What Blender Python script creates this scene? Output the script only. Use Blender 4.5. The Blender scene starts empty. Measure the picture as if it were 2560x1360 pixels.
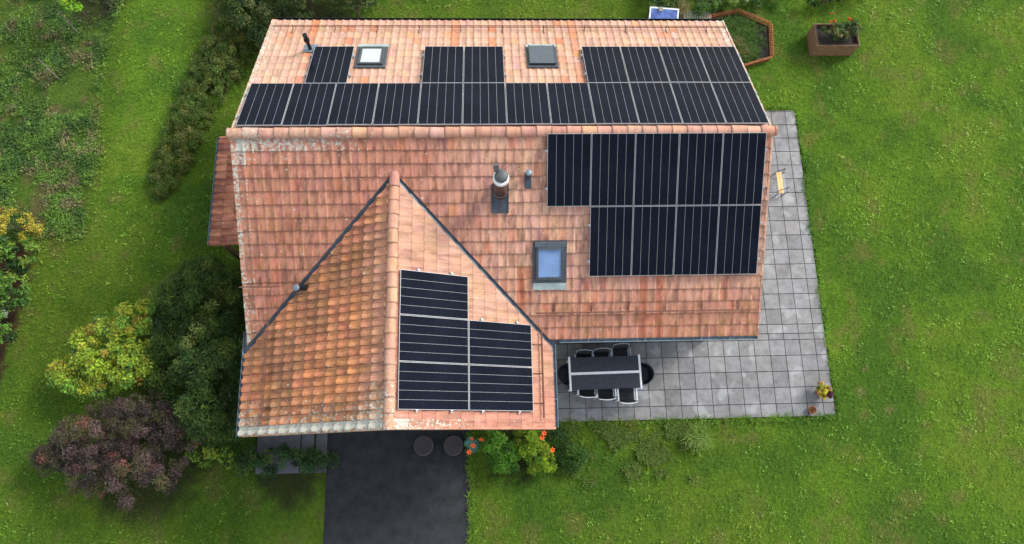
import bpy, bmesh, math, random
import numpy as np
from mathutils import Matrix, Vector
S = bpy.context.scene
COL = S.collection
R = math.radians
rng = np.random.default_rng(7)
random.seed(11)

# ------------------------------------------------------------------ camera
cam = bpy.data.cameras.new('camera'); co = bpy.data.objects.new('camera', cam); COL.objects.link(co)
FPX, CX, CY = 1976.28, 1309.89, 559.78
cam.sensor_width = 36; cam.lens = FPX/2560*36
cam.shift_x = (1280-CX)/2560; cam.shift_y = (CY-680)/2560
cam.clip_start = .1; cam.clip_end = 2000
co.matrix_world = Matrix.Translation((0.5575, -8.198, 25.0387)) @ Matrix.Rotation(R(-9.9986), 4, 'Z') @ Matrix.Rotation(R(17.0109), 4, 'X') @ Matrix.Rotation(R(8.9441), 4, 'Z')
S.camera = co
# ------------------------------------------------------------------ light
SUN_EL, SUN_AZ = 36, 56            # degrees; azimuth clockwise from +Y (north)
w = bpy.data.worlds.new('World'); S.world = w; w.use_nodes = True
nt = w.node_tree; nt.nodes.clear()
sky = nt.nodes.new('ShaderNodeTexSky'); sky.sky_type = 'NISHITA'; sky.sun_disc = False
sky.sun_elevation = R(SUN_EL); sky.sun_rotation = R(SUN_AZ); sky.dust_density = 1.5; sky.air_density = 1.0; sky.ozone_density = 1.0
bg = nt.nodes.new('ShaderNodeBackground'); bg.inputs[1].default_value = 0.15
ow = nt.nodes.new('ShaderNodeOutputWorld')
hs = nt.nodes.new('ShaderNodeHueSaturation'); hs.inputs['Saturation'].default_value = .42   # thin overcast: a whiter sky
nt.links.new(sky.outputs[0], hs.inputs['Color']); nt.links.new(hs.outputs[0], bg.inputs[0]); nt.links.new(bg.outputs[0], ow.inputs[0])
sl = bpy.data.lights.new('sun', 'SUN'); so = bpy.data.objects.new('sun', sl); COL.objects.link(so)
sl.energy = 1.6; sl.angle = R(15); sl.color = (1, .95, .87)
sd = Vector((math.sin(R(SUN_AZ))*math.cos(R(SUN_EL)), math.cos(R(SUN_AZ))*math.cos(R(SUN_EL)), math.sin(R(SUN_EL))))
so.rotation_euler = sd.to_track_quat('Z', 'Y').to_euler(); so.location = (30, 20, 40)
S.view_settings.view_transform = 'Standard'; S.view_settings.look = 'None'; S.view_settings.gamma = 1
S.view_settings.exposure = 1.12

# ------------------------------------------------------------------ materials
def mat(name): 
    m = bpy.data.materials.new(name); m.use_nodes = True
    return m, m.node_tree, m.node_tree.nodes['Principled BSDF']
def N(t, kind, **kw):
    n = t.nodes.new(kind)
    for k, v in kw.items():
        if k.startswith('i_'):
            n.inputs[int(k[2:]) if k[2:].isdigit() else k[2:].replace('_', ' ')].default_value = v
        else: setattr(n, k, v)
    return n
def noise(t, scale, detail=4, rough=.6, per=False, stretch=None):
    n = N(t, 'ShaderNodeTexNoise'); n.inputs['Scale'].default_value = scale; n.inputs['Detail'].default_value = detail; n.inputs['Roughness'].default_value = rough
    g = N(t, 'ShaderNodeTexCoord')
    if per:      # shift the pattern by a random amount on each tile
        n.noise_dimensions = '4D'; ia = N(t, 'ShaderNodeAttribute', attribute_name='tid'); t.links.new(ia.outputs['Fac'], n.inputs['W'])
    if stretch:
        mp = N(t, 'ShaderNodeMapping'); mp.inputs['Scale'].default_value = stretch[0]; mp.inputs['Rotation'].default_value = stretch[1]
        t.links.new(g.outputs['Object'], mp.inputs[0]); t.links.new(mp.outputs[0], n.inputs['Vector'])
    else: t.links.new(g.outputs['Object'], n.inputs['Vector'])
    return n.outputs[0]
def ramp(t, src, a, b, ca=(0, 0, 0, 1), cb=(1, 1, 1, 1)):
    r = N(t, 'ShaderNodeValToRGB'); r.color_ramp.elements[0].position = a; r.color_ramp.elements[1].position = b
    r.color_ramp.elements[0].color = ca; r.color_ramp.elements[1].color = cb
    t.links.new(src, r.inputs[0]); return r.outputs[0]
def mix(t, fac, a, b, mode='MIX'):
    m = N(t, 'ShaderNodeMix', data_type='RGBA', blend_type=mode)
    for s, v in ((m.inputs[0], fac), (m.inputs[6], a), (m.inputs[7], b)):
        if isinstance(v, (int, float)): s.default_value = v
        elif isinstance(v, tuple): s.default_value = v if len(v) == 4 else v+(1,)
        else: t.links.new(v, s)
    return m.outputs[2]
def math_(t, op, a, b=None, c=None):
    m = N(t, 'ShaderNodeMath', operation=op)
    for i, v in enumerate((a, b, c)):
        if v is None: continue
        if isinstance(v, (int, float)): m.inputs[i].default_value = v
        else: t.links.new(v, m.inputs[i])
    return m.outputs[0]
def bump(t, b, h, strength=.3, dist=.01):
    n = N(t, 'ShaderNodeBump'); n.inputs['Strength'].default_value = strength; n.inputs['Distance'].default_value = dist
    t.links.new(h, n.inputs['Height']); t.links.new(n.outputs[0], b.inputs['Normal'])
def plain(name, c, rough=.6, metal=0, var=.25, vs=9, bmp=0):
    m, t, b = mat(name)
    n = noise(t, vs, 5, .65)
    f = ramp(t, n, .3, .7)
    hi = tuple(min(1, x*(1+var)) for x in c); lo = tuple(x*(1-var) for x in c)
    t.links.new(mix(t, f, lo, hi), b.inputs['Base Color'])
    b.inputs['Roughness'].default_value = rough; b.inputs['Metallic'].default_value = metal
    if bmp: bump(t, b, noise(t, 60, 4), bmp, .005)
    return m
# clay tile: colour per tile from 'tcol', weathering masks from 'tmask'
def tile_material():
    m, t, b = mat('clay_tile')
    a = N(t, 'ShaderNodeAttribute', attribute_name='tcol'); k = N(t, 'ShaderNodeAttribute', attribute_name='tmask')
    sp = N(t, 'ShaderNodeSeparateColor'); t.links.new(k.outputs['Color'], sp.inputs[0])
    fine = noise(t, 26, 5, .7)
    c = mix(t, ramp(t, fine, .35, .68), mix(t, 1.0, a.outputs['Color'], (.84, .82, .80), 'MULTIPLY'), mix(t, 1.0, a.outputs['Color'], (1.08, 1.06, 1.03), 'MULTIPLY'))
    # brown-grey washed streaks
    st = noise(t, 1.0, 3, .55, True, stretch=((6.5, 2.0, 3.0), (0, 0, R(22))))
    f = math_(t, 'MULTIPLY', ramp(t, st, .43, .60), sp.outputs[2])
    c = mix(t, f, c, mix(t, 1.0, c, (.50, .45, .45), 'MULTIPLY'))
    # ochre algae toward the lower end
    oc = noise(t, 5.5, 4, .6, True)
    f = math_(t, 'MULTIPLY', ramp(t, oc, .40, .62), sp.outputs[1])
    f = math_(t, 'MULTIPLY', f, math_(t, 'POWER', k.outputs['Alpha'], .8))
    c = mix(t, f, c, (.23, .115, .03))
    # lichen
    li = noise(t, 13, 6, .72, True)
    th = math_(t, 'SUBTRACT', .86, math_(t, 'MULTIPLY', sp.outputs[0], .52))
    f = math_(t, 'MULTIPLY', math_(t, 'SUBTRACT', li, th), 14); f = math_(t, 'MINIMUM', math_(t, 'MAXIMUM', f, 0), .93)
    vo = N(t, 'ShaderNodeTexVoronoi'); vo.inputs['Scale'].default_value = 7.5; tcn = N(t, 'ShaderNodeTexCoord'); t.links.new(tcn.outputs['Object'], vo.inputs['Vector'])
    vs_ = N(t, 'ShaderNodeSeparateColor'); t.links.new(vo.outputs['Color'], vs_.inputs[0])
    dots = math_(t, 'MULTIPLY', math_(t, 'LESS_THAN', vo.outputs['Distance'], math_(t, 'MULTIPLY', vs_.outputs[1], .22)), math_(t, 'LESS_THAN', vs_.outputs[0], math_(t, 'MULTIPLY', sp.outputs[0], .75)))
    f = math_(t, 'MAXIMUM', f, math_(t, 'MULTIPLY', dots, .8))
    lc = mix(t, ramp(t, noise(t, 40, 3), .4, .6), (.33, .34, .25), (.60, .59, .52))
    c = mix(t, f, c, lc)
    t.links.new(c, b.inputs['Base Color'])
    b.inputs['Roughness'].default_value = .72
    bump(t, b, math_(t, 'ADD', noise(t, 55, 5, .7), math_(t, 'MULTIPLY', f, .8)), .5, .006)
    return m
TILE = tile_material()
def attr_mat(name, rough=.8, trans=0, bright=1.0, sc=45):
    m, t, b = mat(name)
    a = N(t, 'ShaderNodeAttribute', attribute_name='tcol')
    n = ramp(t, noise(t, sc, 4), .3, .7, (.72*bright, .72*bright, .72*bright, 1), (1.25*bright, 1.25*bright, 1.25*bright, 1))
    c = mix(t, 1.0, a.outputs['Color'], n, 'MULTIPLY')
    t.links.new(c, b.inputs['Base Color']); b.inputs['Roughness'].default_value = rough
    b.inputs['Specular IOR Level'].default_value = .3
    if trans:
        tr = N(t, 'ShaderNodeBsdfTranslucent'); t.links.new(c, tr.inputs[0])
        ms = N(t, 'ShaderNodeMixShader'); ms.inputs[0].default_value = trans
        out = t.nodes['Material Output']
        t.links.new(b.outputs[0], ms.inputs[1]); t.links.new(tr.outputs[0], ms.inputs[2]); t.links.new(ms.outputs[0], out.inputs[0])
    return m
LEAF = attr_mat('leaf', .55, .3); BLADE = attr_mat('grass_blade', .6, .3)
def ground_material():
    m, t, b = mat('lawn_soil')
    a = N(t, 'ShaderNodeAttribute', attribute_name='tcol')
    n1 = ramp(t, noise(t, 9, 8, .75), .32, .68, (.55, .6, .55, 1), (1.3, 1.25, 1.2, 1))
    n2 = ramp(t, noise(t, 38, 6, .8), .3, .7, (.5, .5, .5, 1), (1.35, 1.35, 1.3, 1))
    c = mix(t, 1.0, mix(t, 1.0, a.outputs['Color'], n1, 'MULTIPLY'), n2, 'MULTIPLY')
    t.links.new(c, b.inputs['Base Color']); b.inputs['Roughness'].default_value = .95; b.inputs['Specular IOR Level'].default_value = .1
    bump(t, b, noise(t, 40, 8, .85), 1.0, .04)
    return m
def paver_material():
    m, t, b = mat('concrete_paver')
    a = N(t, 'ShaderNodeAttribute', attribute_name='tcol')
    big = ramp(t, noise(t, .9, 5, .6), .36, .64)
    med = ramp(t, noise(t, 3.6, 6, .7), .42, .66)
    fine = ramp(t, noise(t, 70, 4, .7), .3, .7, (.8, .8, .8, 1), (1.18, 1.18, 1.18, 1))
    c = mix(t, 1.0, a.outputs['Color'], fine, 'MULTIPLY')
    c = mix(t, math_(t, 'MULTIPLY', med, .95), c, mix(t, 1.0, c, (.62, .61, .60), 'MULTIPLY'))
    c = mix(t, ramp(t, noise(t, 9, 5, .7), .5, .75), c, mix(t, 1.0, c, (.78, .76, .72), 'MULTIPLY'))
    c = mix(t, math_(t, 'MULTIPLY', big, .4), c, mix(t, 1.0, c, (1.35, 1.37, 1.4), 'MULTIPLY'))
    spot = ramp(t, noise(t, 1.7, 2, .4), .60, .68)
    c = mix(t, math_(t, 'MULTIPLY', spot, .35), c, (.42, .43, .44))
    t.links.new(c, b.inputs['Base Color'])
    rr = ramp(t, noise(t, 1.2, 4), .35, .6, (.38, .38, .38, 1), (.8, .8, .8, 1)); t.links.new(rr, b.inputs['Roughness'])
    bump(t, b, noise(t, 90, 4, .7), .35, .004)
    return m
def cell_material():
    m, t, b = mat('solar_cell')
    tc = N(t, 'ShaderNodeTexCoord'); sx = N(t, 'ShaderNodeSeparateXYZ'); t.links.new(tc.outputs['Object'], sx.inputs[0])
    # faint cell divisions along the length
    f = math_(t, 'FRACT', math_(t, 'MULTIPLY', sx.outputs[1], 1/.158)); f = math_(t, 'LESS_THAN', f, .035)
    g = math_(t, 'FRACT', math_(t, 'MULTIPLY', sx.outputs[0], 1/.0186)); g = math_(t, 'LESS_THAN', g, .10)
    c = mix(t, f, (.0065, .0085, .0145), (.010, .013, .020)); 
    n = ramp(t, noise(t, 1.1, 5, .6), .35, .75, (.9, .9, .9, 1), (1.5, 1.5, 1.6, 1)); c = mix(t, 1.0, c, n, 'MULTIPLY')
    t.links.new(c, b.inputs['Base Color'])
    r = ramp(t, noise(t, 2.3, 6), .3, .7, (.05, .05, .05, 1), (.12, .12, .12, 1)); t.links.new(r, b.inputs['Roughness'])
    b.inputs['Specular IOR Level'].default_value = .025
    return m
M = dict(
    alu=plain('aluminium', (.42, .44, .45), .45, .25, .12), line=plain('cell_gap', (.29, .31, .30), .5, 0, .1), cell=cell_material(),
    zinc=plain('dark_zinc', (.055, .072, .09), .45, .3, .3, 4), gutter=plain('gutter_zinc', (.16, .21, .25), .5, .3, .3, 3), black=plain('black_metal', (.012, .012, .014), .5, .2, .3),
    anthracite=plain('anthracite_frame', (.06, .07, .08), .5, .2, .2, 5), copper=plain('brown_rail', (.16, .07, .05), .6, .2, .3), lead=plain('lead_apron', (.33, .40, .38), .6, .2, .2, 6),
    plaster=plain('white_plaster', (.72, .70, .65), .9, 0, .08, 6, .2), wood=plain('planter_wood', (.20, .105, .055), .75, 0, .35, 7, .3), honey=plain('honey_wood', (.72, .42, .17), .5, 0, .2, 12),
    rust=plain('rusty_wood', (.30, .10, .03), .8, 0, .35, 10), white=plain('white_enamel', (.90, .91, .92), .35, 0, .05), slate=plain('slate_top', (.028, .034, .045), .35, 0, .45, 14),
    fabric=plain('black_fabric', (.013, .015, .02), .75, 0, .3, 20), navy=plain('dark_rattan', (.012, .015, .028), .55, 0, .4, 30), asphalt=plain('asphalt_mat', (.017, .019, .023), .85, 0, .55, 3, .8),
    slab=plain('grey_slab', (.11, .105, .125), .8, 0, .25, 5, .3), soil=plain('dark_soil', (.028, .022, .016), .95, 0, .5, 14, .8), bark=plain('bark', (.09, .065, .045), .9, 0, .35, 12, .6),
    terra=plain('terracotta', (.32, .13, .07), .8, 0, .25), woven=plain('woven_plastic', (.085, .070, .078), .6, 0, .5, 60), stain=plain('brown_steel_flue', (.12, .075, .065), .35, .6, .35, 4),
    cap=plain('grey_cowl', (.085, .095, .095), .65, .2, .3, 8), blind=plain('white_blind', (.44, .48, .47), .6, 0, .05), bluepv=plain('blue_cells', (.10, .16, .42), .25, 0, .45, 5),
    stake=plain('weathered_stake', (.20, .17, .13), .8, 0, .4), steel=plain('grey_tube', (.38, .42, .46), .4, .4, .1), stone=plain('pale_stone', (.7, .72, .72), .7, 0, .1), shutter=plain('dark_awning', (.075, .09, .105), .7, 0, .15, 6),
    wire=plain('wire', (.30, .34, .30), .5, .5, .2), beige=plain('beige_block', (.33, .33, .24), .8, 0, .15), coal=plain('door_dark', (.05, .05, .05), .5), petal=plain('orange_petal', (.85, .13, .02), .6, 0, .2, 30))
def glass(name, c, rough=.08):
    m, t, b = mat(name); n = ramp(t, noise(t, 1.6, 3), .3, .7, tuple(x*.8 for x in c)+(1,), tuple(x*1.2 for x in c)+(1,))
    t.links.new(n, b.inputs['Base Color']); b.inputs['Roughness'].default_value = rough; b.inputs['Specular IOR Level'].default_value = .8
    return m
M['pane'] = glass('skylight_pane', (.16, .26, .46)); M['winpane'] = glass('window_pane', (.03, .04, .05))
M['ground'] = ground_material(); M['paver'] = paver_material()

# ------------------------------------------------------------------ mesh helpers
class MB:
    def __init__(s): s.v = []; s.f = []; s.m = []
    def add(s, vs, fs, mi=0):
        o = len(s.v); s.v += [tuple(x) for x in vs]; s.f += [tuple(o+i for i in f) for f in fs]; s.m += [mi]*len(fs)
    def box(s, lo, hi, mi=0, T=None, top=1.0):
        (x0, y0, z0), (x1, y1, z1) = lo, hi
        cx, cy = (x0+x1)/2, (y0+y1)/2
        f = lambda x, y: (cx+(x-cx)*top, cy+(y-cy)*top)
        a = [(x0, y0, z0), (x1, y0, z0), (x1, y1, z0), (x0, y1, z0)] + [f(x, y)+(z1,) for x, y in ((x0, y0), (x1, y0), (x1, y1), (x0, y1))]
        if T: a = [T @ Vector(p) for p in a]
        s.add(a, [(3, 2, 1, 0), (4, 5, 6, 7), (0, 1, 5, 4), (1, 2, 6, 5), (2, 3, 7, 6), (3, 0, 4, 7)], mi)
    def cyl(s, p0, p1, r0, r1=None, n=12, mi=0, caps=True):
        if r1 is None: r1 = r0
        p0, p1 = Vector(p0), Vector(p1); d = (p1-p0); q = d.to_track_quat('Z', 'Y')
        vs = []
        for p, r in ((p0, r0), (p1, r1)):
            for k in range(n):
                a = 2*math.pi*k/n; vs.append(p + q @ Vector((r*math.cos(a), r*math.sin(a), 0)))
        fs = [(k, (k+1) % n, n+(k+1) % n, n+k) for k in range(n)]
        if caps: fs += [tuple(range(n-1, -1, -1)), tuple(range(n, 2*n))]
        s.add(vs, fs, mi)
    def tube(s, pts, r, n=8, mi=0):
        pts = [Vector(p) for p in pts]; rr = r if isinstance(r, (list, tuple)) else [r]*len(pts)
        vs = []; L = len(pts)
        for i, p in enumerate(pts):
            d = (pts[min(i+1, L-1)]-pts[max(i-1, 0)]).normalized(); q = d.to_track_quat('Z', 'Y')
            for k in range(n):
                a = 2*math.pi*k/n; vs.append(p + q @ Vector((rr[i]*math.cos(a), rr[i]*math.sin(a), 0)))
        fs = [(i*n+k, i*n+(k+1) % n, (i+1)*n+(k+1) % n, (i+1)*n+k) for i in range(L-1) for k in range(n)]
        fs += [tuple(range(n-1, -1, -1)), tuple(range((L-1)*n, L*n))]
        s.add(vs, fs, mi)
    def lathe(s, prof, c=(0, 0, 0), n=24, mi=0, cap=True):
        vs = []; L = len(prof)
        for r, z in prof:
            for k in range(n):
                a = 2*math.pi*k/n; vs.append((c[0]+r*math.cos(a), c[1]+r*math.sin(a), c[2]+z))
        fs = [(i*n+k, i*n+(k+1) % n, (i+1)*n+(k+1) % n, (i+1)*n+k) for i in range(L-1) for k in range(n)]
        if cap: fs += [tuple(range((L-1)*n, L*n)), tuple(range(n-1, -1, -1))]
        s.add(vs, fs, mi)
    def build(s, name, mats, parent=None, smooth=False, T=None, bevel=0):
        me = bpy.data.meshes.new(name); me.from_pydata(s.v, [], s.f)
        for m in (mats if isinstance(mats, (list, tuple)) else [mats]): me.materials.append(M[m] if isinstance(m, str) else m)
        me.polygons.foreach_set('material_index', s.m)
        if smooth: me.polygons.foreach_set('use_smooth', [True]*len(s.f))
        me.update()
        o = bpy.data.objects.new(name, me); COL.objects.link(o)
        if parent: o.parent = parent
        if T is not None: o.matrix_basis = T
        if smooth:
            o.modifiers.new('split', 'EDGE_SPLIT').split_angle = R(40)
        if bevel:
            b = o.modifiers.new('bevel', 'BEVEL'); b.width = bevel; b.segments = 2; b.limit_method = 'ANGLE'
        return o
def tag(o, label=None, cat=None, group=None, kind=None):
    for k, v in (('label', label), ('category', cat), ('group', group), ('kind', kind)):
        if v: o[k] = v
    return o
def empty(name, loc=(0, 0, 0), rz=0, label=None, cat=None, group=None):
    o = bpy.data.objects.new(name, None); o.empty_display_size = .2; COL.objects.link(o); o.location = loc; o.rotation_euler = (0, 0, rz)
    return tag(o, label, cat, group)
def copy_tree(o, parent=None):
    c = o.copy(); COL.objects.link(c); c.parent = parent
    for ch in [x for x in o.children]: copy_tree(ch, c)
    return c
def set_col(me, name, arr, domain='POINT'):
    a = me.attributes.new(name, 'FLOAT_COLOR', domain); a.data.foreach_set('color', np.asarray(arr, dtype=np.float32).ravel())
# value noise
_tab = np.random.default_rng(3).random((256, 256))
def vnoise(x, y):
    xi = np.floor(x).astype(int); yi = np.floor(y).astype(int); fx = x-xi; fy = y-yi
    fx = fx*fx*(3-2*fx); fy = fy*fy*(3-2*fy); g = lambda a, b: _tab[a & 255, b & 255]
    return (g(xi, yi)*(1-fx)+g(xi+1, yi)*fx)*(1-fy)+(g(xi, yi+1)*(1-fx)+g(xi+1, yi+1)*fx)*fy
def fbm(x, y, f=1., o=4, ph=0.):
    x = np.asarray(x, float); y = np.asarray(y, float); s = 0; a = 1; n = 0
    for k in range(o):
        s = s+a*vnoise(x*f+17.3*k+ph, y*f+41.7*k+ph*1.7); n += a; a *= .55; f *= 2.03
    return s/n
def sm(a, b, x): 
    t = np.clip((x-a)/(b-a), 0, 1); return t*t*(3-2*t)

# ------------------------------------------------------------------ ground
HX = lambda y: -12.25 + .25*np.sin(y*.9)           # border between mown lawn and rough meadow
PATIO = [(1.9, -7.06, 11.52, -4.45), (7.65, -4.45, 11.52, 3.40)]
def rough_mask(x, y):
    e = fbm(x, y, .9, 3, 5.)*1.6-.8
    m = sm(.25, -.25, x-HX(y)-e*.5)*sm(-1.3, -.6, y+e*.4)
    m2 = sm(.3, -.2, (x+12.2)+ (y+.2)*-.9 - e*.4)*0
    return np.maximum(m, m2)
def ground_color(x, y):
    x = np.asarray(x, float); y = np.asarray(y, float)
    n1 = fbm(x, y, .45, 4); n2 = fbm(x, y, 1.6, 4, 9.); n3 = fbm(x, y, 6., 3, 3.)
    g = np.stack([.125+0*x, .215+0*x, .022+0*x], -1)
    yl = np.stack([.170+0*x, .245+0*x, .030+0*x], -1); dk = np.stack([.072+0*x, .148+0*x, .020+0*x], -1); br = np.stack([.200+0*x, .180+0*x, .06+0*x], -1)
    lerp = lambda a, b, t: a*(1-t[..., None])+b*t[..., None]
    c = lerp(g, yl, sm(.50, .72, n1)*.7); c = lerp(c, dk, sm(.52, .30, n1)*.75)
    c = lerp(c, br, sm(.58, .78, n2)*.55); c = lerp(c, dk, sm(.45, .25, n2)*.5)
    rm = rough_mask(x, y)
    rc = lerp(np.stack([.110+0*x, .185+0*x, .030+0*x], -1), np.stack([.190+0*x, .160+0*x, .07+0*x], -1), sm(.50, .70, fbm(x, y, 2.1, 4, 21.)))
    rc = lerp(rc, np.stack([.060+0*x, .115+0*x, .024+0*x], -1), sm(.5, .3, n2))
    c = lerp(c, rc, rm)
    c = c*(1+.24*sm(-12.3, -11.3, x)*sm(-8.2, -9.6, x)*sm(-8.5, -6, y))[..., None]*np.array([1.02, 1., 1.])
    # greener, brighter lawn to the right
    c = c*(1+.12*sm(7, 12, x)[..., None]*np.array([.9, 1.1, .5]))
    # mulch border at the far left and bare earth under shrubs
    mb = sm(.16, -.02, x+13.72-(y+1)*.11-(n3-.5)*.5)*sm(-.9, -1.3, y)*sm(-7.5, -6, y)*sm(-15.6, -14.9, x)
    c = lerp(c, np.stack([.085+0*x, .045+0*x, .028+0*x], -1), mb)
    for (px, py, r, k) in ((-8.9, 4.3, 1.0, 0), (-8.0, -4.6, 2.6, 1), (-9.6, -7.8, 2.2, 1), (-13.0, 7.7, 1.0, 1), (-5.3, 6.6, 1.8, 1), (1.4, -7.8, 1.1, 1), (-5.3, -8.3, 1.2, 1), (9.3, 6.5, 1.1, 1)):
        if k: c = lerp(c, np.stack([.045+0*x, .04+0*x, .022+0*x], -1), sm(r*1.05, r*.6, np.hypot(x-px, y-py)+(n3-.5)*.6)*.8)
    for (px, py, r) in ((12.45, -6.35, .22), (12.75, -4.1, .14), (12.7, -5.6, .12), (13.3, -6.9, .2)):
        c = lerp(c, np.stack([.30+0*x, .22+0*x, .11+0*x], -1), sm(r, r*.3, np.hypot(x-px, y-py)+(n3-.5)*.15)*.7)
    return c*np.array([1.17, 1.27, 1.15])*(.86+.28*n3[..., None])
def axis(lo, hi, step, far):
    a = list(np.arange(lo, hi+step/2, step)); s = step; b = []
    x = hi
    while x < far: s *= 1.45; x += s; b.append(x)
    s = step; x = lo; c = []
    while x > -far: s *= 1.45; x -= s; c.append(x)
    return np.array(c[::-1]+a+b)
gx = axis(-19, 23, .16, 350); gy = axis(-13, 12, .16, 350)
X, Y = np.meshgrid(gx, gy); nx, ny = len(gx), len(gy)
Z = (fbm(X, Y, .5, 3, 2.)-.5)*.05
inp = np.zeros_like(X)
dist = np.full(X.shape, 9.)
for (a, b, c, d) in PATIO+[(-6.2, -8.6, .1, -6.5), (-5.6, -6.8, 2, 5), (-5.6, -4.6, 8, 4.8)]:
    dx = np.maximum(np.maximum(a-X, X-c), 0); dy = np.maximum(np.maximum(b-Y, Y-d), 0); dist = np.minimum(dist, np.hypot(dx, dy))
Z = Z*sm(0, .8, dist)-.012
gv = np.stack([X.ravel(), Y.ravel(), Z.ravel()], -1)
idx = np.arange(nx*ny).reshape(ny, nx)
gf = np.stack([idx[:-1, :-1], idx[:-1, 1:], idx[1:, 1:], idx[1:, :-1]], -1).reshape(-1, 4)
def quick_mesh(name, v, f, material, parent=None, smooth=False, cols=None, dom='POINT', k=4):
    me = bpy.data.meshes.new(name); n = len(f)
    me.vertices.add(len(v)); me.vertices.foreach_set('co', np.asarray(v, np.float32).ravel())
    me.loops.add(n*k); me.loops.foreach_set('vertex_index', np.asarray(f, np.int32).ravel())
    me.polygons.add(n); me.polygons.foreach_set('loop_start', np.arange(0, n*k, k, dtype=np.int32))
    me.update(calc_edges=True); me.validate()
    me.polygons.foreach_set('use_smooth', np.full(len(me.polygons), smooth))
    if cols is not None: set_col(me, 'tcol', np.concatenate([cols, np.ones((len(cols), 1))], 1), dom)
    me.materials.append(material)
    o = bpy.data.objects.new(name, me); COL.objects.link(o)
    if parent: o.parent = parent
    return o
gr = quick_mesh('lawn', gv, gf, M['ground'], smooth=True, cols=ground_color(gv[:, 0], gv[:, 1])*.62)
gr['kind'] = 'structure'

# ---- patio: joint bed and individual pavers
b = MB()
b.box((1.9, -7.07, -.03), (11.53, -4.43, .006)); b.box((7.6, -4.43, -.03), (11.53, 3.41, .006))
bed = b.build('patio_bed', 'soil'); bed['kind'] = 'structure'
vs = []; fs = []; cs = []
gx0, gy0, sp = 10.66, -6.65, .5
for i in range(-20, 3):
    for j in range(-3, 22):
        x0, x1, y0, y1 = gx0+i*sp, gx0+(i+1)*sp, gy0+j*sp, gy0+(j+1)*sp
        for (a, bb, c, d) in PATIO:
            u0, u1, w0, w1 = max(x0, a), min(x1, c), max(y0, bb), min(y1, d)
            if u1-u0 < .04 or w1-w0 < .04: continue
            if (a, bb) == PATIO[1][:2] and y0 < d and y1 <= bb+.001: continue
            g = .007; z = .034+random.uniform(-.0015, .0015); tx, ty = random.uniform(-.003, .003), random.uniform(-.003, .003)
            o = len(vs); ch = .006
            for zz, e in ((0., 0.), (-.006, -.0)):
                pass
            u0 += g*.9; u1 -= g*.9; w0 += g; w1 -= g
            if u1 <= u0+.02 or w1 <= w0+.02: continue
            zf = lambda x, y: z+(x-x0)*tx+(y-y0)*ty
            P = [(u0, w0), (u1, w0), (u1, w1), (u0, w1)]; Q = [(u0+ch, w0+ch), (u1-ch, w0+ch), (u1-ch, w1-ch), (u0+ch, w1-ch)]
            vs += [(x, y, .0) for x, y in P]+[(x, y, zf(x, y)-ch) for x, y in P]+[(x, y, zf(x, y)) for x, y in Q]
            fs += [(o+8, o+9, o+10, o+11)]+[(o+4+k, o+4+(k+1) % 4, o+8+(k+1) % 4, o+8+k) for k in range(4)]+[(o+k, o+(k+1) % 4, o+4+(k+1) % 4, o+4+k) for k in range(4)]
            t = random.uniform(.80, 1.12)*(1.14 if random.random() < .08 else 1); base = np.array([.204, .203, .205])*t
            base = base*np.array([1+random.uniform(-.02, .03), 1, 1+random.uniform(-.03, .03)])
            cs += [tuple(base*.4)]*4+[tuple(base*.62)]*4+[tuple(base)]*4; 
pt = quick_mesh('patio', np.array(vs), np.array(fs), M['paver'], cols=np.array(cs)); pt['kind'] = 'structure'
# entrance court below the gable
b = MB(); b.box((-4.22, -10.6, -.03), (.05, -6.6, .012)); q = b.build('paved_court', 'asphalt'); q['kind'] = 'structure'
b = MB()
for (x0, x1, y0, y1, z) in ((-6.3, -5.02, -8.35, -6.6, .10), (-4.99, -4.62, -8.35, -6.6, .10), (-4.57, -4.24, -8.35, -6.6, .055)):
    b.box((x0, y0, -.03), (x1, y1, z))
q = b.build('slab_path', 'slab', bevel=.01); q['kind'] = 'structure'

# ------------------------------------------------------------------ house
A = R(30); cA, sA, tA = math.cos(A), math.sin(A), math.tan(A)
HR = 6.13; WR = 5.575; WX = -1.76; LE = -5.87; RE = 8.20
house = empty('house', (0, 0, 0), 0, 'house with orange clay tiled roofs covered in black solar panels', 'house')
# walls
b = MB()
def gable_prism(b, x0, x1, y0, y1, z, rz, along='x'):
    if along == 'x':
        ym = (y0+y1)/2
        v = [(x0, y0, 0), (x1, y0, 0), (x1, y1, 0), (x0, y1, 0), (x0, y0, z), (x1, y0, z), (x1, y1, z), (x0, y1, z), (x0, ym, rz), (x1, ym, rz)]
        f = [(0, 1, 5, 4), (2, 3, 7, 6), (1, 2, 6, 9, 5), (3, 0, 4, 8, 7), (4, 5, 9, 8), (6, 7, 8, 9)]
    else:
        xm = (x0+x1)/2
        v = [(x0, y0, 0), (x1, y0, 0), (x1, y1, 0), (x0, y1, 0), (x0, y0, z), (x1, y0, z), (x1, y1, z), (x0, y1, z), (xm, y0, rz), (xm, y1, rz)]
        f = [(0, 1, 5, 8, 4), (2, 3, 7, 9, 6), (1, 2, 6, 5), (3, 0, 4, 7), (4, 8, 9, 7), (5, 6, 9, 8)]
    b.add(v, f)
b1 = MB(); gable_prism(b1, -5.40, 7.65, -4.45, 4.45, HR-.22-4.45*tA, HR-.22); b1.build('wall', 'plaster', house)
b2 = MB(); gable_prism(b2, WX-3.62, WX+3.62, -6.62, -4.46, WR-.22-3.62*tA, WR-.22, 'y'); b2.build('wall', 'plaster', house)
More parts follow.
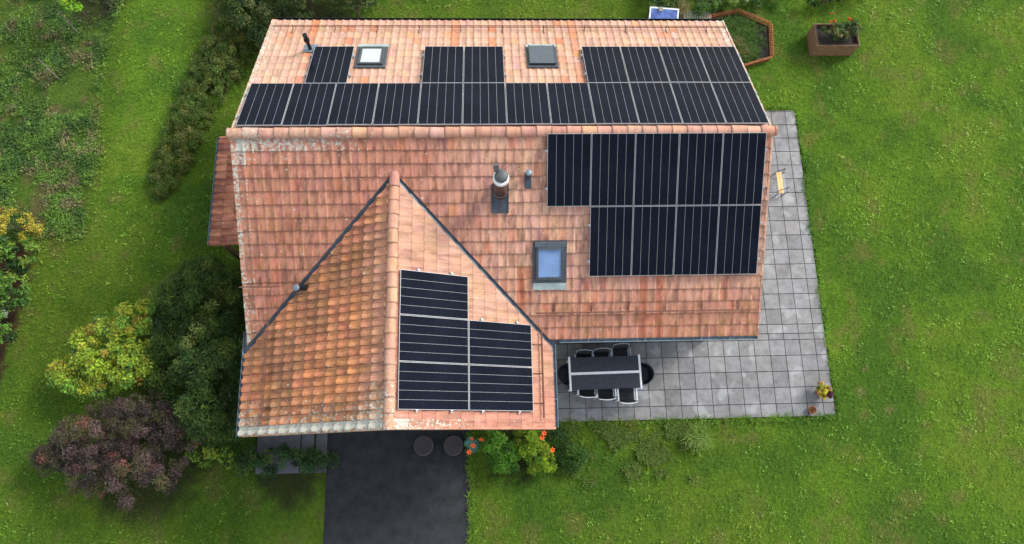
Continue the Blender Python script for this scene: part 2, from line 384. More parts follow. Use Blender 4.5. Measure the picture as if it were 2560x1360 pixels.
# windows and doors seen from the side
def window(cx, y, z0, wd, h, axis='y', sgn=-1, name='window'):
    f = MB(); p = MB(); t = .05
    def bx(B, a0, a1, c0, c1, d0, d1):
        if axis == 'y': B.box((cx+a0, min(y+sgn*c0, y+sgn*c1), z0+d0), (cx+a1, max(y+sgn*c0, y+sgn*c1), z0+d1))
        else: B.box((min(y+sgn*c0, y+sgn*c1), cx+a0, z0+d0), (max(y+sgn*c0, y+sgn*c1), cx+a1, z0+d1))
    bx(f, -wd/2, -wd/2+t, -.03, .05, 0, h); bx(f, wd/2-t, wd/2, -.03, .05, 0, h); bx(f, -wd/2+t, wd/2-t, -.03, .05, 0, t); bx(f, -wd/2+t, wd/2-t, -.03, .05, h-t, h); bx(f, -.03, .03, -.03, .05, t, h-t)
    bx(p, -wd/2+t, wd/2-t, .005, .02, t, h-t)
    o = f.build(name, 'anthracite', house); p.build('pane', 'winpane', o); return o
window(4.3, -4.45, .04, 2.2, 2.1, 'y', -1, 'door'); window(6.4, -4.45, .9, 1.2, 1.2)
window(-1.9, 7.65, .9, 1.4, 1.2, 'x', 1); window(1.9, 7.65, .9, 1.4, 1.2, 'x', 1); window(0, 7.65, 3.3, 1.2, 1.1, 'x', 1)
window(-3, 4.45, .9, 1.2, 1.2, 'y', 1); window(1, 4.45, .9, 1.2, 1.2, 'y', 1); window(5, 4.45, .04, 1.1, 2.1, 'y', 1, 'door')
window(-2.6, -6.62, .04, 1.1, 2.15, 'y', -1, 'door'); window(-.1, -6.62, .9, 1.2, 1.2)
window(2.4, -5.40, .9, 1.2, 1.2, 'x', -1)

# ---- tile slopes
def slope_frame(O, up, n):
    up = Vector(up); n = Vector(n); u = up.cross(n)
    T = Matrix((u, up, n)).transposed().to_4x4(); T.translation = Vector(O); return T
FS = slope_frame((0, 0, HR), (0, cA, sA), (0, -sA, cA)); FN = slope_frame((0, 0, HR), (0, -cA, sA), (0, sA, cA))
FE = slope_frame((WX, 0, WR), (-cA, 0, sA), (sA, 0, cA)); FW = slope_frame((WX, 0, WR), (cA, 0, sA), (-sA, 0, cA))
PROFW = [(0, -.002), (.06, -.003), (.2, -.004), (.34, -.002), (.42, .006), (.50, .020), (.66, .026), (.84, .026), (.94, .022), (.985, .004), (1.012, -.004)]
PROF = [(0., .006), (.05, .001), (.2, -.004), (.4, -.004), (.56, 0.), (.66, .009), (.76, .021), (.85, .025), (.93, .021), (1.0, .013), (1.012, .002)]
def tile_field(name, F, x0, ncol, wcol, edges, colf, amp=1.0, clip=None, verge=None, holes=(), taper=.35, lip=.026, PROF=PROF):
    """edges: list of lower-edge distances from the ridge; x0: local start. colf(world point, col, row) -> (rgb, lichen, ochre, dark)"""
    vs = []; fs = []; c1 = []; c2 = []; ids = []
    np_ = len(PROF)
    prev = 0.
    for r, e in enumerate(edges):
        top = prev-.03 if r else prev
        for c in range(ncol):
            jx, jz, sk = random.gauss(0, .0015), abs(random.gauss(0, .0022)), random.gauss(0, .004)
            jy = random.gauss(0, .0035)
            xa = x0+c*wcol+jx
            wp = F @ Vector((xa+wcol/2, -(prev+e)/2, 0))
            if any(h0 < wp.x < h1 and g0 < wp.y < g1 for h0, h1, g0, g1 in holes): continue
            if clip and not clip(wp, .35): continue
            rgb, li, oc, dk = colf(wp, c, r)
            o = len(vs); ids += [random.random()*.22]*(5*np_)
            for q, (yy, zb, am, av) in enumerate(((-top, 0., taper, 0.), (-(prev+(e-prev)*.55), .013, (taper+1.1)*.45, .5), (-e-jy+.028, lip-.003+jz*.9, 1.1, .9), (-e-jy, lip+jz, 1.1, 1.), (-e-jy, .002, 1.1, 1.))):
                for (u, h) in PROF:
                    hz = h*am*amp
                    vs.append((xa+u*wcol+sk*(yy+prev), yy, zb+hz)); gk = (.34 if (u < .01 or u > 1.005) else 1.)*((1., 1., .95, .48, .30)[q]); c1.append((rgb[0]*gk, rgb[1]*gk, rgb[2]*gk, 1.)); c2.append((li, oc, dk, av))  # grime in the seams; row ends darkened further to paint in the lip shadow
            for q in range(4):
                for k in range(np_-1):
                    fs.append((o+q*np_+k, o+(q+1)*np_+k, o+(q+1)*np_+k+1, o+q*np_+k+1))
        if verge:
            for (vx0, vx1, side) in verge:
                wp = F @ Vector(((vx0+vx1)/2, -(prev+e)/2, 0)); rgb, li, oc, dk = colf(wp, 0 if side < 0 else ncol-1, r); li = min(max(li, .50), .74); 
                o = len(vs); j = random.gauss(0, .004); y0_, y1_ = -top, -e-.006
                ex = vx0 if side < 0 else vx1; z0, z1 = .018, .046+j*.5
                fl = [(vx0, y0_, z0), (vx1, y0_, z0), (vx1, y1_, z1), (vx0, y1_, z1), (vx0, y1_, z1-.03), (vx1, y1_, z1-.03), (ex+side*.012, y0_, -.11), (ex+side*.012, y1_, -.09)]
                vs += fl; ids += [random.random()]*8; c1 += [rgb+(1.,)]*8; c2 += [(li, oc, dk, .5)]*8
                fs.append((o, o+3, o+2, o+1)); fs.append((o+3, o+4, o+5, o+2))
                fs.append((o, o+6, o+7, o+3) if side < 0 else (o+1, o+2, o+7, o+6))
        prev = e
    me = bpy.data.meshes.new(name); me.from_pydata(vs, [], fs); me.materials.append(TILE)
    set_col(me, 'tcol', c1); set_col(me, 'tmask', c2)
    ta = me.attributes.new('tid', 'FLOAT', 'POINT'); ta.data.foreach_set('value', np.array(ids, np.float32)*6)
    o = bpy.data.objects.new(name, me); COL.objects.link(o); o.parent = house; o.matrix_basis = F
    if clip:
        bm = bmesh.new(); bm.from_mesh(me)
        Fi = F.inverted()
        for (pco, pno) in clip.planes:
            bmesh.ops.bisect_plane(bm, geom=bm.verts[:]+bm.edges[:]+bm.faces[:], plane_co=Fi @ Vector(pco), plane_no=(Fi.to_3x3() @ Vector(pno)), clear_outer=True)
        bm.to_mesh(me); bm.free()
    return o
def vary(rgb, s=.07, hs=.035):
    k = 1+random.gauss(0, s); return (rgb[0]*k, rgb[1]*k*(1+random.gauss(0, hs)), rgb[2]*k*(1+random.gauss(0, hs*1.5)))
def lerp3(a, b, t): t = max(0, min(1, t)); return tuple(x*(1-t)+y*t for x, y in zip(a, b))
sms = lambda a, b, x: float(sm(a, b, np.array(x, float)))
PALE = (.50, .275, .18); NORTH = (.54, .335, .235); SOUTH = (.60, .285, .185); WARM = (.60, .24, .105); FRESH = (.56, .15, .04); DARKT = (.30, .14, .085)
def col_south(p, c, r):
    t = sms(-1.5, 1.5, p.x); rgb = lerp3((.52, .225, .145), (.66, .36, .25), t)
    rgb = lerp3(rgb, (.58, .255, .155), sms(-3.0, -4.6, p.y)*sms(1, 3, p.x)*.9)
    u = random.random()
    if u < .10: rgb = lerp3(rgb, (.60, .20, .10), .5)
    elif u < .16: rgb = lerp3(rgb, DARKT, .28)
    if p.x > 1.5 and p.y < -3.2 and (c*7919 % 17) in (3, 9): rgb = lerp3(rgb, (.55, .14, .06), .6)
    if 2.0 < p.x < 2.4 and p.y < -1.8: rgb = lerp3(rgb, (.60, .17, .08), .45*random.random()+.1)
    li = .22+.42*sms(-5.3, -5.9, p.x)+.42*sms(-.9, -.2, p.y)*sms(-.5, -4.5, p.x)+.4*sms(7.8, 8.2, p.x)
    li += .12*sms(0, -3, p.x)
    oc = (.10+.75*sms(-.6, -2.2, p.y)*sms(0, -1.5, p.x)+.6*sms(-3.2, -4.4, p.y)*sms(0, 2, p.x)); 
    return vary(rgb, .06), li, oc*random.uniform(.2, 1.1), random.uniform(.5, 1.)
RUST = {round((x-LE)/.2245): k for x, k in ((-4.55, 1), (-2.65, .5), (-.15, 1), (3.42, 1), (.83, .45), (-3.5, .25), (2.9, .3))}
def col_north(p, c, r):
    rgb = lerp3(NORTH, (.52, .28, .195), random.random()*.35+.25*sms(3.6, 4.6, p.y))
    k = RUST.get(round((p.x-LE)/.2245), 0)
    if k and (k < 1 and random.random() < .5*k+.15 or k == 1 and (p.y > 3.2 or random.random() < .6)): rgb = lerp3(rgb, FRESH, .75*random.uniform(.5, 1))
    elif random.random() < .05: rgb = lerp3(rgb, (.70, .24, .10), .5)
    li = .14+.55*sms(-5.2, -5.8, p.x)+.55*sms(7.75, 8.1, p.x)+.04
    return vary(rgb, .045), li, (.35 if p.y > 3.9 else .12)*random.random(), random.uniform(.1, .55)
def col_west(p, c, r):
    n = fbm(np.array([p.x*1.0]), np.array([p.y]), 1.1, 3, 4.)[0]
    near = sms(-2.7, -2.0, p.x)
    rgb = lerp3(WARM, (.42, .185, .085), sms(.45, .62, n)); rgb = lerp3(rgb, (.62, .32, .19), near*.8)
    rgb = lerp3(rgb, (.60, .24, .125), sms(-3.5, -1.5, p.y)*.5)
    li = .42+.56*sms(-7.05, -7.22, p.y)+.24*sms(-5.8, -7.3, p.y)+.12*near*sms(-4, -6, p.y)+.12*sms(-5.2, -5.8, p.x)*sms(-6, -7, p.y)
    return vary(rgb, .10, .05), li, random.uniform(.0, .85)**1.6, random.uniform(.2, .9)
def col_east(p, c, r):
    rgb = lerp3(PALE, (.56, .33, .225), random.random()*.6)
    rgb = lerp3(rgb, (.50, .205, .14), sms(-5.9, -7.1, p.y)*.85)
    if p.x > 1.75 and p.y < -4.6: rgb = lerp3(rgb, (.50, .22, .14), .5)
    if p.x < -.95: rgb = lerp3(rgb, (.58, .25, .17), sms(-2.5, -4.5, p.y)*.7)
    li = .12+.42*sms(-6.95, -7.15, p.y)*sms(2.5, -1.0, p.x)+.15*sms(-6.8, -7.1, p.y)+.3*sms(-1.2, -1.7, p.x)*sms(-5, -6.8, p.y)
    return vary(rgb, .045), li, random.uniform(0, .25), random.uniform(.2, .75)
class Clip:
    def __init__(s, planes, fn): s.planes = planes; s.fn = fn
    def __call__(s, p, tol): return s.fn(p, tol)
YV = (WR-HR)/tA     # valley starts here
g_ = .056
# main south slope: cut the triangle covered by the wing -> split in a left and a right part by valleys
edges_m = [.46+.352*k for k in range(16)]; edges_w = [.16]+[.52+.3575*k for k in range(13)]
q_ = 1/math.sqrt(2)
WC = .2245
x0m = LE+.12
clipL = Clip([((WX, YV+g_*1.4, 0), (q_, -q_, 0)), ((WX, 0, 0), (1, 0, 0))], lambda p, t: p.x < WX+t and (p.y > YV-(WX-p.x)-t))
clipR = Clip([((WX, YV+g_*1.4, 0), (-q_, -q_, 0)), ((WX, 0, 0), (-1, 0, 0))], lambda p, t: p.x > WX-t and (p.y > YV-(p.x-WX)-t))
# valley: keep points with  y - YV + |x-WX| > 0
def holes_s(): return [(1.88, 2.76, -3.45, -2.6)]
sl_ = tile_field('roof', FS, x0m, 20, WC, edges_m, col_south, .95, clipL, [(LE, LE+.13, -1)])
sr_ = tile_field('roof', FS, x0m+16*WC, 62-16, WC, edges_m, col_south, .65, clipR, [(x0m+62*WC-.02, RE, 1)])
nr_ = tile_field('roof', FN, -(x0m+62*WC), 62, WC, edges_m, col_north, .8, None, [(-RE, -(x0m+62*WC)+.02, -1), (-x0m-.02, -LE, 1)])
GY = -7.36
clipW = Clip([((WX, YV-g_*1.4, 0), (-q_, q_, 0))], lambda p, t: p.y < YV-(WX-p.x)+t)
clipE = Clip([((WX, YV-g_*1.4, 0), (q_, q_, 0))], lambda p, t: p.y < YV-(p.x-WX)+t)
wcw = .2245
nW = 29
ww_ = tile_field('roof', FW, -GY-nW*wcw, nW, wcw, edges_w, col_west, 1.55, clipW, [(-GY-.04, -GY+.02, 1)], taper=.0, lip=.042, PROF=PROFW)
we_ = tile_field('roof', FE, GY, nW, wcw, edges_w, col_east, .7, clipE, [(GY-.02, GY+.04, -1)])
# roof boarding underneath (deck), kept 6 cm below the tiles
b = MB(); th = .06
def deck(F, pts, z=-.09):
    o = [F @ Vector((x, y, z)) for x, y in pts]; u = [F @ Vector((x, y, z-th)) for x, y in pts]; n = len(pts)
    b.add(o+u, [tuple(range(n)), tuple(range(2*n-1, n-1, -1))]+[(k, n+k, n+(k+1) % n, (k+1) % n) for k in range(n)])
Ls = edges_m[-1]-.04
deck(FS, [(LE+.03, 0), (LE+.03, -Ls), (RE-.03, -Ls), (RE-.03, 0)]); deck(FN, [(-RE+.03, 0), (-RE+.03, -Ls), (-LE-.03, -Ls), (-LE-.03, 0)])
Lw = edges_w[-1]-.04
deck(FW, [(-YV, 0), (-YV+Lw*cA, -Lw), (-GY-.05, -Lw), (-GY-.05, 0)]); deck(FE, [(GY+.05, 0), (GY+.05, -Lw), (YV-Lw*cA, -Lw), (YV, 0)])
b.build('roof_boarding', 'wood', house)
# ridge caps
def ridge(name, p0, p1, n, r, colf, drop=.05):
    p0, p1 = Vector(p0), Vector(p1); d = (p1-p0); L = d.length; d.normalize(); side = d.cross(Vector((0, 0, 1))).normalized()
    vs = []; fs = []; c1 = []; c2 = []; K = 12; pl = L/n
    for i in range(n):
        mid = p0+d*(i+.5)*pl; rgb, li, oc, dk = colf(mid, 0, 0); o = len(vs); jz = random.gauss(0, .004); js = random.gauss(0, .006)
        rows = [(-.03, r*.95, 0), (pl*.5, r*.99, 0), (pl*.9, r*1.02, 0), (pl+.008, r*1.07, 0), (pl+.008, r*.92, 0)]
        for (s, rr, _) in rows:
            for k in range(K+1):
                a = math.pi*(k/K)
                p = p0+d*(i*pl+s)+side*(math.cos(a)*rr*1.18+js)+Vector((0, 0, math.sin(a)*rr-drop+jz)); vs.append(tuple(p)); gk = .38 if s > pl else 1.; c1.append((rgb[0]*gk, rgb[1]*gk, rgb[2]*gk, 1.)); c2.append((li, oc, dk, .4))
        for q in range(len(rows)-1):
            for k in range(K): fs.append((o+q*(K+1)+k, o+q*(K+1)+k+1, o+(q+1)*(K+1)+k+1, o+(q+1)*(K+1)+k))
    me = bpy.data.meshes.new(name); me.from_pydata(vs, [], fs); me.materials.append(TILE); set_col(me, 'tcol', c1); set_col(me, 'tmask', c2)
    me.polygons.foreach_set('use_smooth', [True]*len(fs))
    o = bpy.data.objects.new(name, me); COL.objects.link(o); o.parent = house; o.modifiers.new('e', 'EDGE_SPLIT').split_angle = R(50)
    e = MB()
    for s_, pp in ((1, p0), (-1, p1)): e.lathe([(.001, 0), (r, 0)], (0, 0, 0), 12)
    return o
def col_ridge(p, c, r):
    rgb = lerp3((.56, .32, .225), (.50, .24, .165), random.random()); return vary(rgb, .05), .26+.46*sms(.5, -4, p.x)*random.uniform(.6, 1.2)+.25*sms(6.5, 8, p.x), .1, random.uniform(.2, .7)
def col_wridge(p, c, r):
    rgb = lerp3((.56, .31, .195), (.52, .26, .175), random.random()); return vary(rgb, .03), .16+.50*sms(-4.2, -6.6, p.y), .1, .4
ridge('ridge_cap', (RE+.06, 0, HR+.03), (LE-.06, 0, HR+.03), 36, .125, col_ridge)
ridge('ridge_cap', (WX, YV+.06, WR+.03), (WX, GY-.03, WR+.03), 17, .115, col_wridge)
for (cx, cy, cz, ax) in ((RE+.05, 0, HR-.02, 'x'), (LE-.05, 0, HR-.02, 'x'), (WX, GY-.02, WR-.02, 'y')):
    b = MB(); K = 12; ring_ = []
    for k in range(K+1):
        a = math.pi*k/K; ring_.append((cx, cy+math.cos(a)*.15, cz+math.sin(a)*.13) if ax == 'x' else (cx+math.cos(a)*.13, cy, cz+math.sin(a)*.11))
    off = (.012, 0, 0) if ax == 'x' else (0, .012, 0); n = K+1
    b.add(ring_+[tuple(p[i]-off[i] for i in range(3)) for p in ring_], [tuple(range(n)), tuple(range(2*n-1, n-1, -1))]+[(k, n+k, n+(k+1) % n, (k+1) % n) for k in range(n)])
    b.build('ridge_end', 'terra', house)
# valley flashing
b = MB()
def valley(sx):
    n = 26; P = []
    for i in range(n+1):
        t = i/n; dx = t*4.22
        x = WX+sx*dx; y = YV-dx; z = HR+y*tA-.016
        P.append((x, y, z))
    hw = .075; vs = []; 
    for (x, y, z) in P:
        j = random.gauss(0, .002)
        # perpendicular in plan
        px, py = sx*q_, q_
        for w_, dz in ((-hw-.03, .045), (-hw*.4, .012), (0, 0.), (hw*.4, .012), (hw+.03, .045)): vs.append((x+px*(w_+j), y+py*(w_+j), z+dz))
    b.add(vs, [(i*5+k, i*5+k+1, (i+1)*5+k+1, (i+1)*5+k) if sx > 0 else (i*5+k, (i+1)*5+k, (i+1)*5+k+1, i*5+k+1) for i in range(n) for k in range(4)])
valley(-1); valley(1)
b.build('valley_flashing', 'zinc', house)
# gutters
def gutter(p0, p1, m, r=.065, out=(0, -1, 0), name='gutter'):
    p0, p1 = Vector(p0), Vector(p1); d = (p1-p0).normalized(); o_ = Vector(out); b = MB(); K = 8; vs = []
    for p in (p0, p1):
        for rr in (r, r-.008):
            for k in range(K+1):
                a = math.pi*k/K; vs.append(p+o_*(-math.cos(a)*rr)+Vector((0, 0, -math.sin(a)*rr)))
    n = K+1
    fs = [(k, k+1, 2*n+k+1, 2*n+k) for k in range(K)]+[(n+k, 3*n+k, 3*n+k+1, n+k+1) for k in range(K)]+[(0, 2*n, 3*n, n), (K, n+K, 3*n+K, 2*n+K)]
    fs += [tuple(range(n-1, -1, -1)), tuple(range(2*n, 3*n))]
    b.add(vs, fs)
    for (s) in (1,): b.cyl(p0+o_*r, p1+o_*r, .011, n=6)
    L = (p1-p0).length; k = int(L/.8)
    for i in range(1, k+1):
        q = p0+d*(L*i/(k+1)); b.box((-.012, -r, -.004), (.012, r, .004), T=Matrix.Translation(q) @ Matrix((d, o_, Vector((0, 0, 1)))).transposed().to_4x4())
    return b.build(name, m, house)
ze = HR-edges_m[-1]*sA-.01; ye = edges_m[-1]*cA+.035; zw = WR-edges_w[-1]*sA-.01; xw_ = edges_w[-1]*cA+.035
gutter((2.62, -ye, ze), (RE-.02, -ye, ze), 'gutter'); gutter((LE+.05, ye, ze), (RE-.05, ye, ze), 'black', .07, (0, 1, 0))
gutter((WX-xw_, -4.60, zw), (WX-xw_, GY-.02, zw), 'gutter', .06, (-1, 0, 0)); gutter((WX+xw_, -5.08, zw), (WX+xw_, GY+.02, zw), 'gutter', .06, (1, 0, 0))
# snow guards
def rail(p0, p1, n, offs=(0, .05), up=(0, 0, 1), down=(0, -cA, -sA), name='snow_guard'):
    p0, p1, up, down = map(Vector, (p0, p1, up, down)); b = MB()
    for o in offs: b.cyl(p0+up*(.10+o), p1+up*(.10+o), .012, n=6)
    for i in range(n):
        q = p0+(p1-p0)*((i+.5)/n); b.tube([q+up*.17, q+up*.06, q-down*.02+up*.03, q-down*.24+up*.035], [.013]*4, 6)
    return b.build(name, 'copper', house)
nS, nN, nE, nW_ = Vector((0, -sA, cA)), Vector((0, sA, cA)), Vector((sA, 0, cA)), Vector((-sA, 0, cA))
def on(slope, a, d): # a: x (main) or y (wing), d: plan distance from the ridge
    return {'S': Vector((a, -d, HR-d*tA)), 'N': Vector((a, d, HR-d*tA)), 'E': Vector((WX+d, a, WR-d*tA)), 'W': Vector((WX-d, a, WR-d*tA))}[slope]
rail(on('N', LE+.1, 4.50), on('N', RE-.05, 4.50), 11, (0, .05), nN, (0, cA, -sA)); rail(on('S', 1.95, 4.27), on('S', RE-.12, 4.27), 6, (0, .05), nS)
rail(on('S', LE-.05, 3.52), on('S', -4.85, 3.52), 1, (0, .05), nS)
rail(on('W', -4.45, 3.42), on('W', -7.15, 3.42), 3, (0, .05), nW_, (-cA, 0, -sA)); rail(on('E', -4.75, 3.80), on('E', -7.1, 3.80), 3, (0, .05), nE, (cA, 0, -sA))
# ---- solar panels
PL, PW, GAP = 1.9199, 1.134, .02
def panel_mesh():
    f = MB(); t = .0085; h = .035
    f.box((0, 0, -h), (t, PL, 0)); f.box((PW-t, 0, -h), (PW, PL, 0)); f.box((t, 0, -h), (PW-t, t, 0)); f.box((t, PL-t, -h), (PW-t, PL, 0))
    f.box((t, t, -h+.004), (PW-t, PL-t, -h+.012))
    g = MB(); x0 = t; n = 5; cw = (PW-2*t)/n; lw = .006
    e = [x0]; mi = []
    for k in range(1, n): e += [x0+k*cw-lw/2, x0+k*cw+lw/2]; mi += [0, 1]
    e += [x0+n*cw]; mi += [0]
    for a, c, m_ in zip(e[:-1], e[1:], mi): g.add([(a, t, -.003), (c, t, -.003), (c, PL-t, -.003), (a, PL-t, -.003)], [(0, 1, 2, 3)], m_)
    return f, g
pf, pg = panel_mesh()
proto = pf.build('solar_panel', 'alu', house); pgo = pg.build('cell_glass', ['cell', 'line'], proto)
first = [True]
def place_panel(T):
    if first[0]: first[0] = False; o = proto
    else: o = copy_tree(proto, house)
    T = T @ Matrix.Rotation(random.gauss(0, .0018), 4, 'X') @ Matrix.Rotation(random.gauss(0, .0018), 4, 'Y')
    o.matrix_basis = T; return o
HP, WP, WPX, aW = 6.2887, 5.826, -2.05, R(29.5157)
PFS = slope_frame((0, 0, HP), (0, cA, sA), (0, -sA, cA)); PFN = slope_frame((0, 0, HP), (0, -cA, sA), (0, sA, cA))
PFE = slope_frame((WPX, 0, WP), (-math.cos(aW), 0, math.sin(aW)), (math.sin(aW), 0, math.cos(aW)))
ST = Matrix.Translation
for i in range(5): place_panel(PFS @ ST((2.2199+i*(PW+GAP)+.01, -(.1226+PL), 0)))
for i in range(1, 5): place_panel(PFS @ ST((2.2199+i*(PW+GAP)+.01, -(.1226+GAP+2*PL), 0)))
xn = -5.7345
for i in range(12): place_panel(PFN @ ST((-(xn+(i+1)*(PW+GAP)-.01), -(.2284+PL), 0)))
for i in (1.24, 4, 5, 8, 9, 10, 11): place_panel(PFN @ ST((-(xn+(i+1)*(PW+GAP)-.01), -(.2284+GAP+2*PL), 0)))
yw = -3.4674; dw = .5837
for (i, j) in ((0, 0), (0, 1), (1, 1), (0, 2), (1, 2)): place_panel(PFE @ ST((yw-(j+1)*(PW+GAP)+.01, -(dw+i*(PL+GAP)+PL), 0)))
# mounting rails with end clamps
def mrail(F, x0, x1, y):
    b = MB(); b.box((x0-.07, y-.02, -.085), (x1+.07, y+.02, -.037))
    for x in (x0-.03, x1+.005): b.box((x, y-.03, -.04), (x+.03, y+.03, .004))
    b.cyl((x0-.015, y, .0), (x0-.015, y, .012), .009, n=6); b.cyl((x1+.02, y, .0), (x1+.02, y, .012), .009, n=6)
    L = x1-x0; n = max(2, int(L/1.1)+1)
    for k in range(n): xx = x0+.15+(L-.3)*k/(n-1); b.box((xx-.02, y-.03, -.14), (xx+.02, y+.03, -.085))
    return b.build('mounting_rail', 'alu', house, T=F)
U = PW+GAP
for y in (.1226+.45, .1226+1.45): mrail(PFS, 2.23, 2.22+5*U-.01, -y)
for y in (.1226+PL+GAP+.5, .1226+PL+GAP+1.5): mrail(PFS, 2.23+U, 2.22+5*U-.01, -y)
for y in (.2284+.45, .2284+1.45): mrail(PFN, -(xn+12*U)+.01, -xn, -y)
for y in (.2284+PL+GAP+.45, .2284+PL+GAP+1.45):
    for (a, c) in ((1.24, 2.24), (4, 6), (8, 12)): mrail(PFN, -(xn+c*U)+.01, -(xn+a*U), -y)
FEr = PFE @ Matrix.Rotation(0, 4, 'Z')
def mrailE(d, j0, j1): return mrail(PFE, yw-j1*U+.01, yw-j0*U, -d)
for d, j0 in ((dw+.5, 0), (dw+1.45, 0), (dw+PL+GAP+.4, 1), (dw+PL+GAP+1.5, 1)): mrailE(d, j0, 3)
# ---- roof windows
def roof_window(F, x0, x1, y0, y1, kind):
    """x0<x1 local, y0 (lower, more negative) < y1"""
    w_, h = x1-x0, y1-y0
    fl = MB(); fl.box((x0, y0+(.20 if kind == 'blue' else .02), .0), (x1, y1, .055)); root = fl.build('roof_window', 'anthracite', house, T=F, bevel=.008)
    m = .09; fr = MB(); yb = y0+(.30 if kind == 'blue' else .10); yt = y1-(.17 if kind == 'blue' else .13)
    t = .075 if kind != 'blue' else .065; z0, z1 = .056, .105
    fr.box((x0+m, yb, z0), (x0+m+t, yt, z1)); fr.box((x1-m-t, yb, z0), (x1-m, yt, z1)); fr.box((x0+m+t, yb, z0), (x1-m-t, yb+t, z1+.004)); fr.box((x0+m+t, yt-t, z0), (x1-m-t, yt, z1))
    fr.build('frame', 'anthracite', root, bevel=.006)
    if kind == 'blue':
        hd = MB(); hd.box((x0+.05, yt+.003, .056), (x1-.05, y1-.03, .13)); hd.box((x0+.12, yt-.075, .106), (x1-.12, yt+.02, .125)); hd.build('hood', 'shutter', root, bevel=.008)
        ap = MB(); ap.box((x0+.01, y0, .03), (x1-.01, y0+.197, .045)); ap.build('apron', 'lead', root)
        hn = MB(); hn.box(((x0+x1)/2-.02, yb+t+.02, .083), ((x0+x1)/2+.13, yb+t+.032, .095)); hn.build('handle', 'alu', root)
    else:
        ap = MB(); ap.box((x0-.01, y0-.13, .03), (x1+.01, y0+.017, .045)); ap.build('apron', 'lead', root)
    pn = MB(); pn.box((x0+m+t, yb+t, z0), (x1-m-t, yt-t, .078)); pn.build('pane', {'blue': 'pane', 'white': 'blind', 'dark': 'shutter'}[kind], root)
    if kind == 'dark':
        sh = MB(); sh.box((x0+.07, yb-.02, .106), (x1-.07, yt+.02, .13)); sh.build('shutter', 'shutter', root, bevel=.01)
        for s_ in (x0+.06, x1-.10):
            g = MB(); g.box((s_, yb-.04, .107), (s_+.035, yt+.04, .14)); g.build('shutter_rail', 'anthracite', root)
roof_window(FS, 1.86, 2.78, -3.72/cA, -2.52/cA, 'blue')
def nwin(xa, xb, kind):
    # on the north slope local x = -x ; lower edge is the far side
    roof_window(FN, -xb, -xa, -3.60/cA, -2.60/cA, kind)
nwin(-3.08, -2.19, 'white'); nwin(1.86, 2.76, 'dark')
# ---- chimney and vents
ch = MB(); cx, cy = 1.0, -1.37; zb = HR+cy*tA
prof = [(.185, zb-.25), (.185, 6.28)]
ch.lathe(prof, (cx, cy, 0), 28); ch.lathe([(.205, zb-.2), (.205, zb+.06), (.186, zb+.08)], (cx, cy, 0), 28)
chim = ch.build('chimney', 'stain', house, smooth=True)
c = MB(); c.lathe([(.188, 6.28), (.20, 6.29), (.20, 6.44), (.17, 6.45), (.15, 6.40)], (cx, cy, 0), 28); c.build('collar', 'white', chim, smooth=True)
c = MB(); c.lathe([(.13, 6.36), (.165, 6.47), (.175, 6.49), (.17, 6.53), (.13, 6.575), (.06, 6.60), (.004, 6.605)], (cx+.012, cy+.02, 0), 24)
c.cyl((cx-.09, cy-.06, 6.58), (cx-.085, cy-.055, 6.60), .02, mi=1); c.cyl((cx-.05, cy-.12, 6.56), (cx-.045, cy-.115, 6.575), .02, mi=1)
c.build('cowl', ['cap', 'black'], chim, smooth=True)
c = MB(); T = ST((cx-.11, cy+.14, 6.60)) @ Matrix.Rotation(R(12), 4, 'Z') @ Matrix.Rotation(R(-35), 4, 'X')
c.box((-.065, -.02, -.05), (.065, .0, .12), T=T); c.box((-.065, -.02, .10), (.065, .09, .12), T=T); c.box((-.065, .0, -.05), (-.05, .09, .10), T=T); c.build('cowl_vane', 'cap', chim)
c = MB(); c.box((.78, -1.86/cA, .035), (1.215, -1.17/cA, .048)); c.box((.775, -1.86/cA, .04), (.795, -1.17/cA, .07)); c.box((1.20, -1.86/cA, .04), (1.22, -1.17/cA, .07)); c.box((.97, -1.85/cA, .049), (1.01, -1.5/cA, .056), 1)
c.build('flashing', ['zinc', 'stain'], chim, T=FS)
def vent(x, y, slope, z1, r, m, capm, plate, cap=True, name='vent_pipe'):
    a, d = (x, abs(y)) if slope in 'SN' else (y, abs(x-WX))
    zb = on(slope, a, d).z; b = MB(); b.lathe([(r*.85, zb-.1), (r*.85, z1-.05), (r*.85, z1)], (x, y, 0), 20)
    o = b.build(name, m, house, smooth=True)
    c = MB()
    if cap: c.lathe([(r*.9, z1+.002), (r, z1+.004), (r, z1+.045), (r*.8, z1+.055), (r*.1, z1+.06)], (x, y, 0), 20)
    else: c.lathe([(r*1.05, z1-.12), (r*1.1, z1), (r*.7, z1), (r*.7, z1-.1)], (x, y, 0), 20, cap=False); c.lathe([(r*.7, z1-.06), (r*.02, z1-.06)], (x, y, 0), 20, cap=False)
    c.build('cap', capm, o, smooth=True)
    F = {'S': FS, 'N': FN, 'W': FW, 'E': FE}[slope]
    lp = F.inverted() @ Vector((x, y, zb)); p = MB(); p.box((lp.x-plate[0], lp.y-plate[1], .03), (lp.x+plate[0], lp.y+plate[2], .046)); p.build('flashing', 'zinc' if slope != 'N' else 'gutter', o, T=F)
vent(1.73, -1.03, 'S', 5.83, .082, 'zinc', 'gutter', (.085, .30, .12)); vent(-4.40, -3.66, 'W', 4.36, .085, 'zinc', 'gutter', (.11, .16, .16))
vent(-4.44, 3.50, 'N', 4.95, .06, 'black', 'black', (.19, .22, .20), False)
b = MB(); b.lathe([(.075, 4.62), (.085, 4.64), (.085, 4.70), (.075, 4.72)], (-4.44, 3.50, 0), 16); b.build('vent_band', 'black', house)
b = MB(); b.cyl(on('W', -3.62, 2.44)+Vector((0, 0, .0)), on('W', -3.62, 2.44)+nW_*.10, .085, n=16); b.build('black_stub', 'black', house, smooth=True)  # short black cylinder on the slope beside the wing's pipe
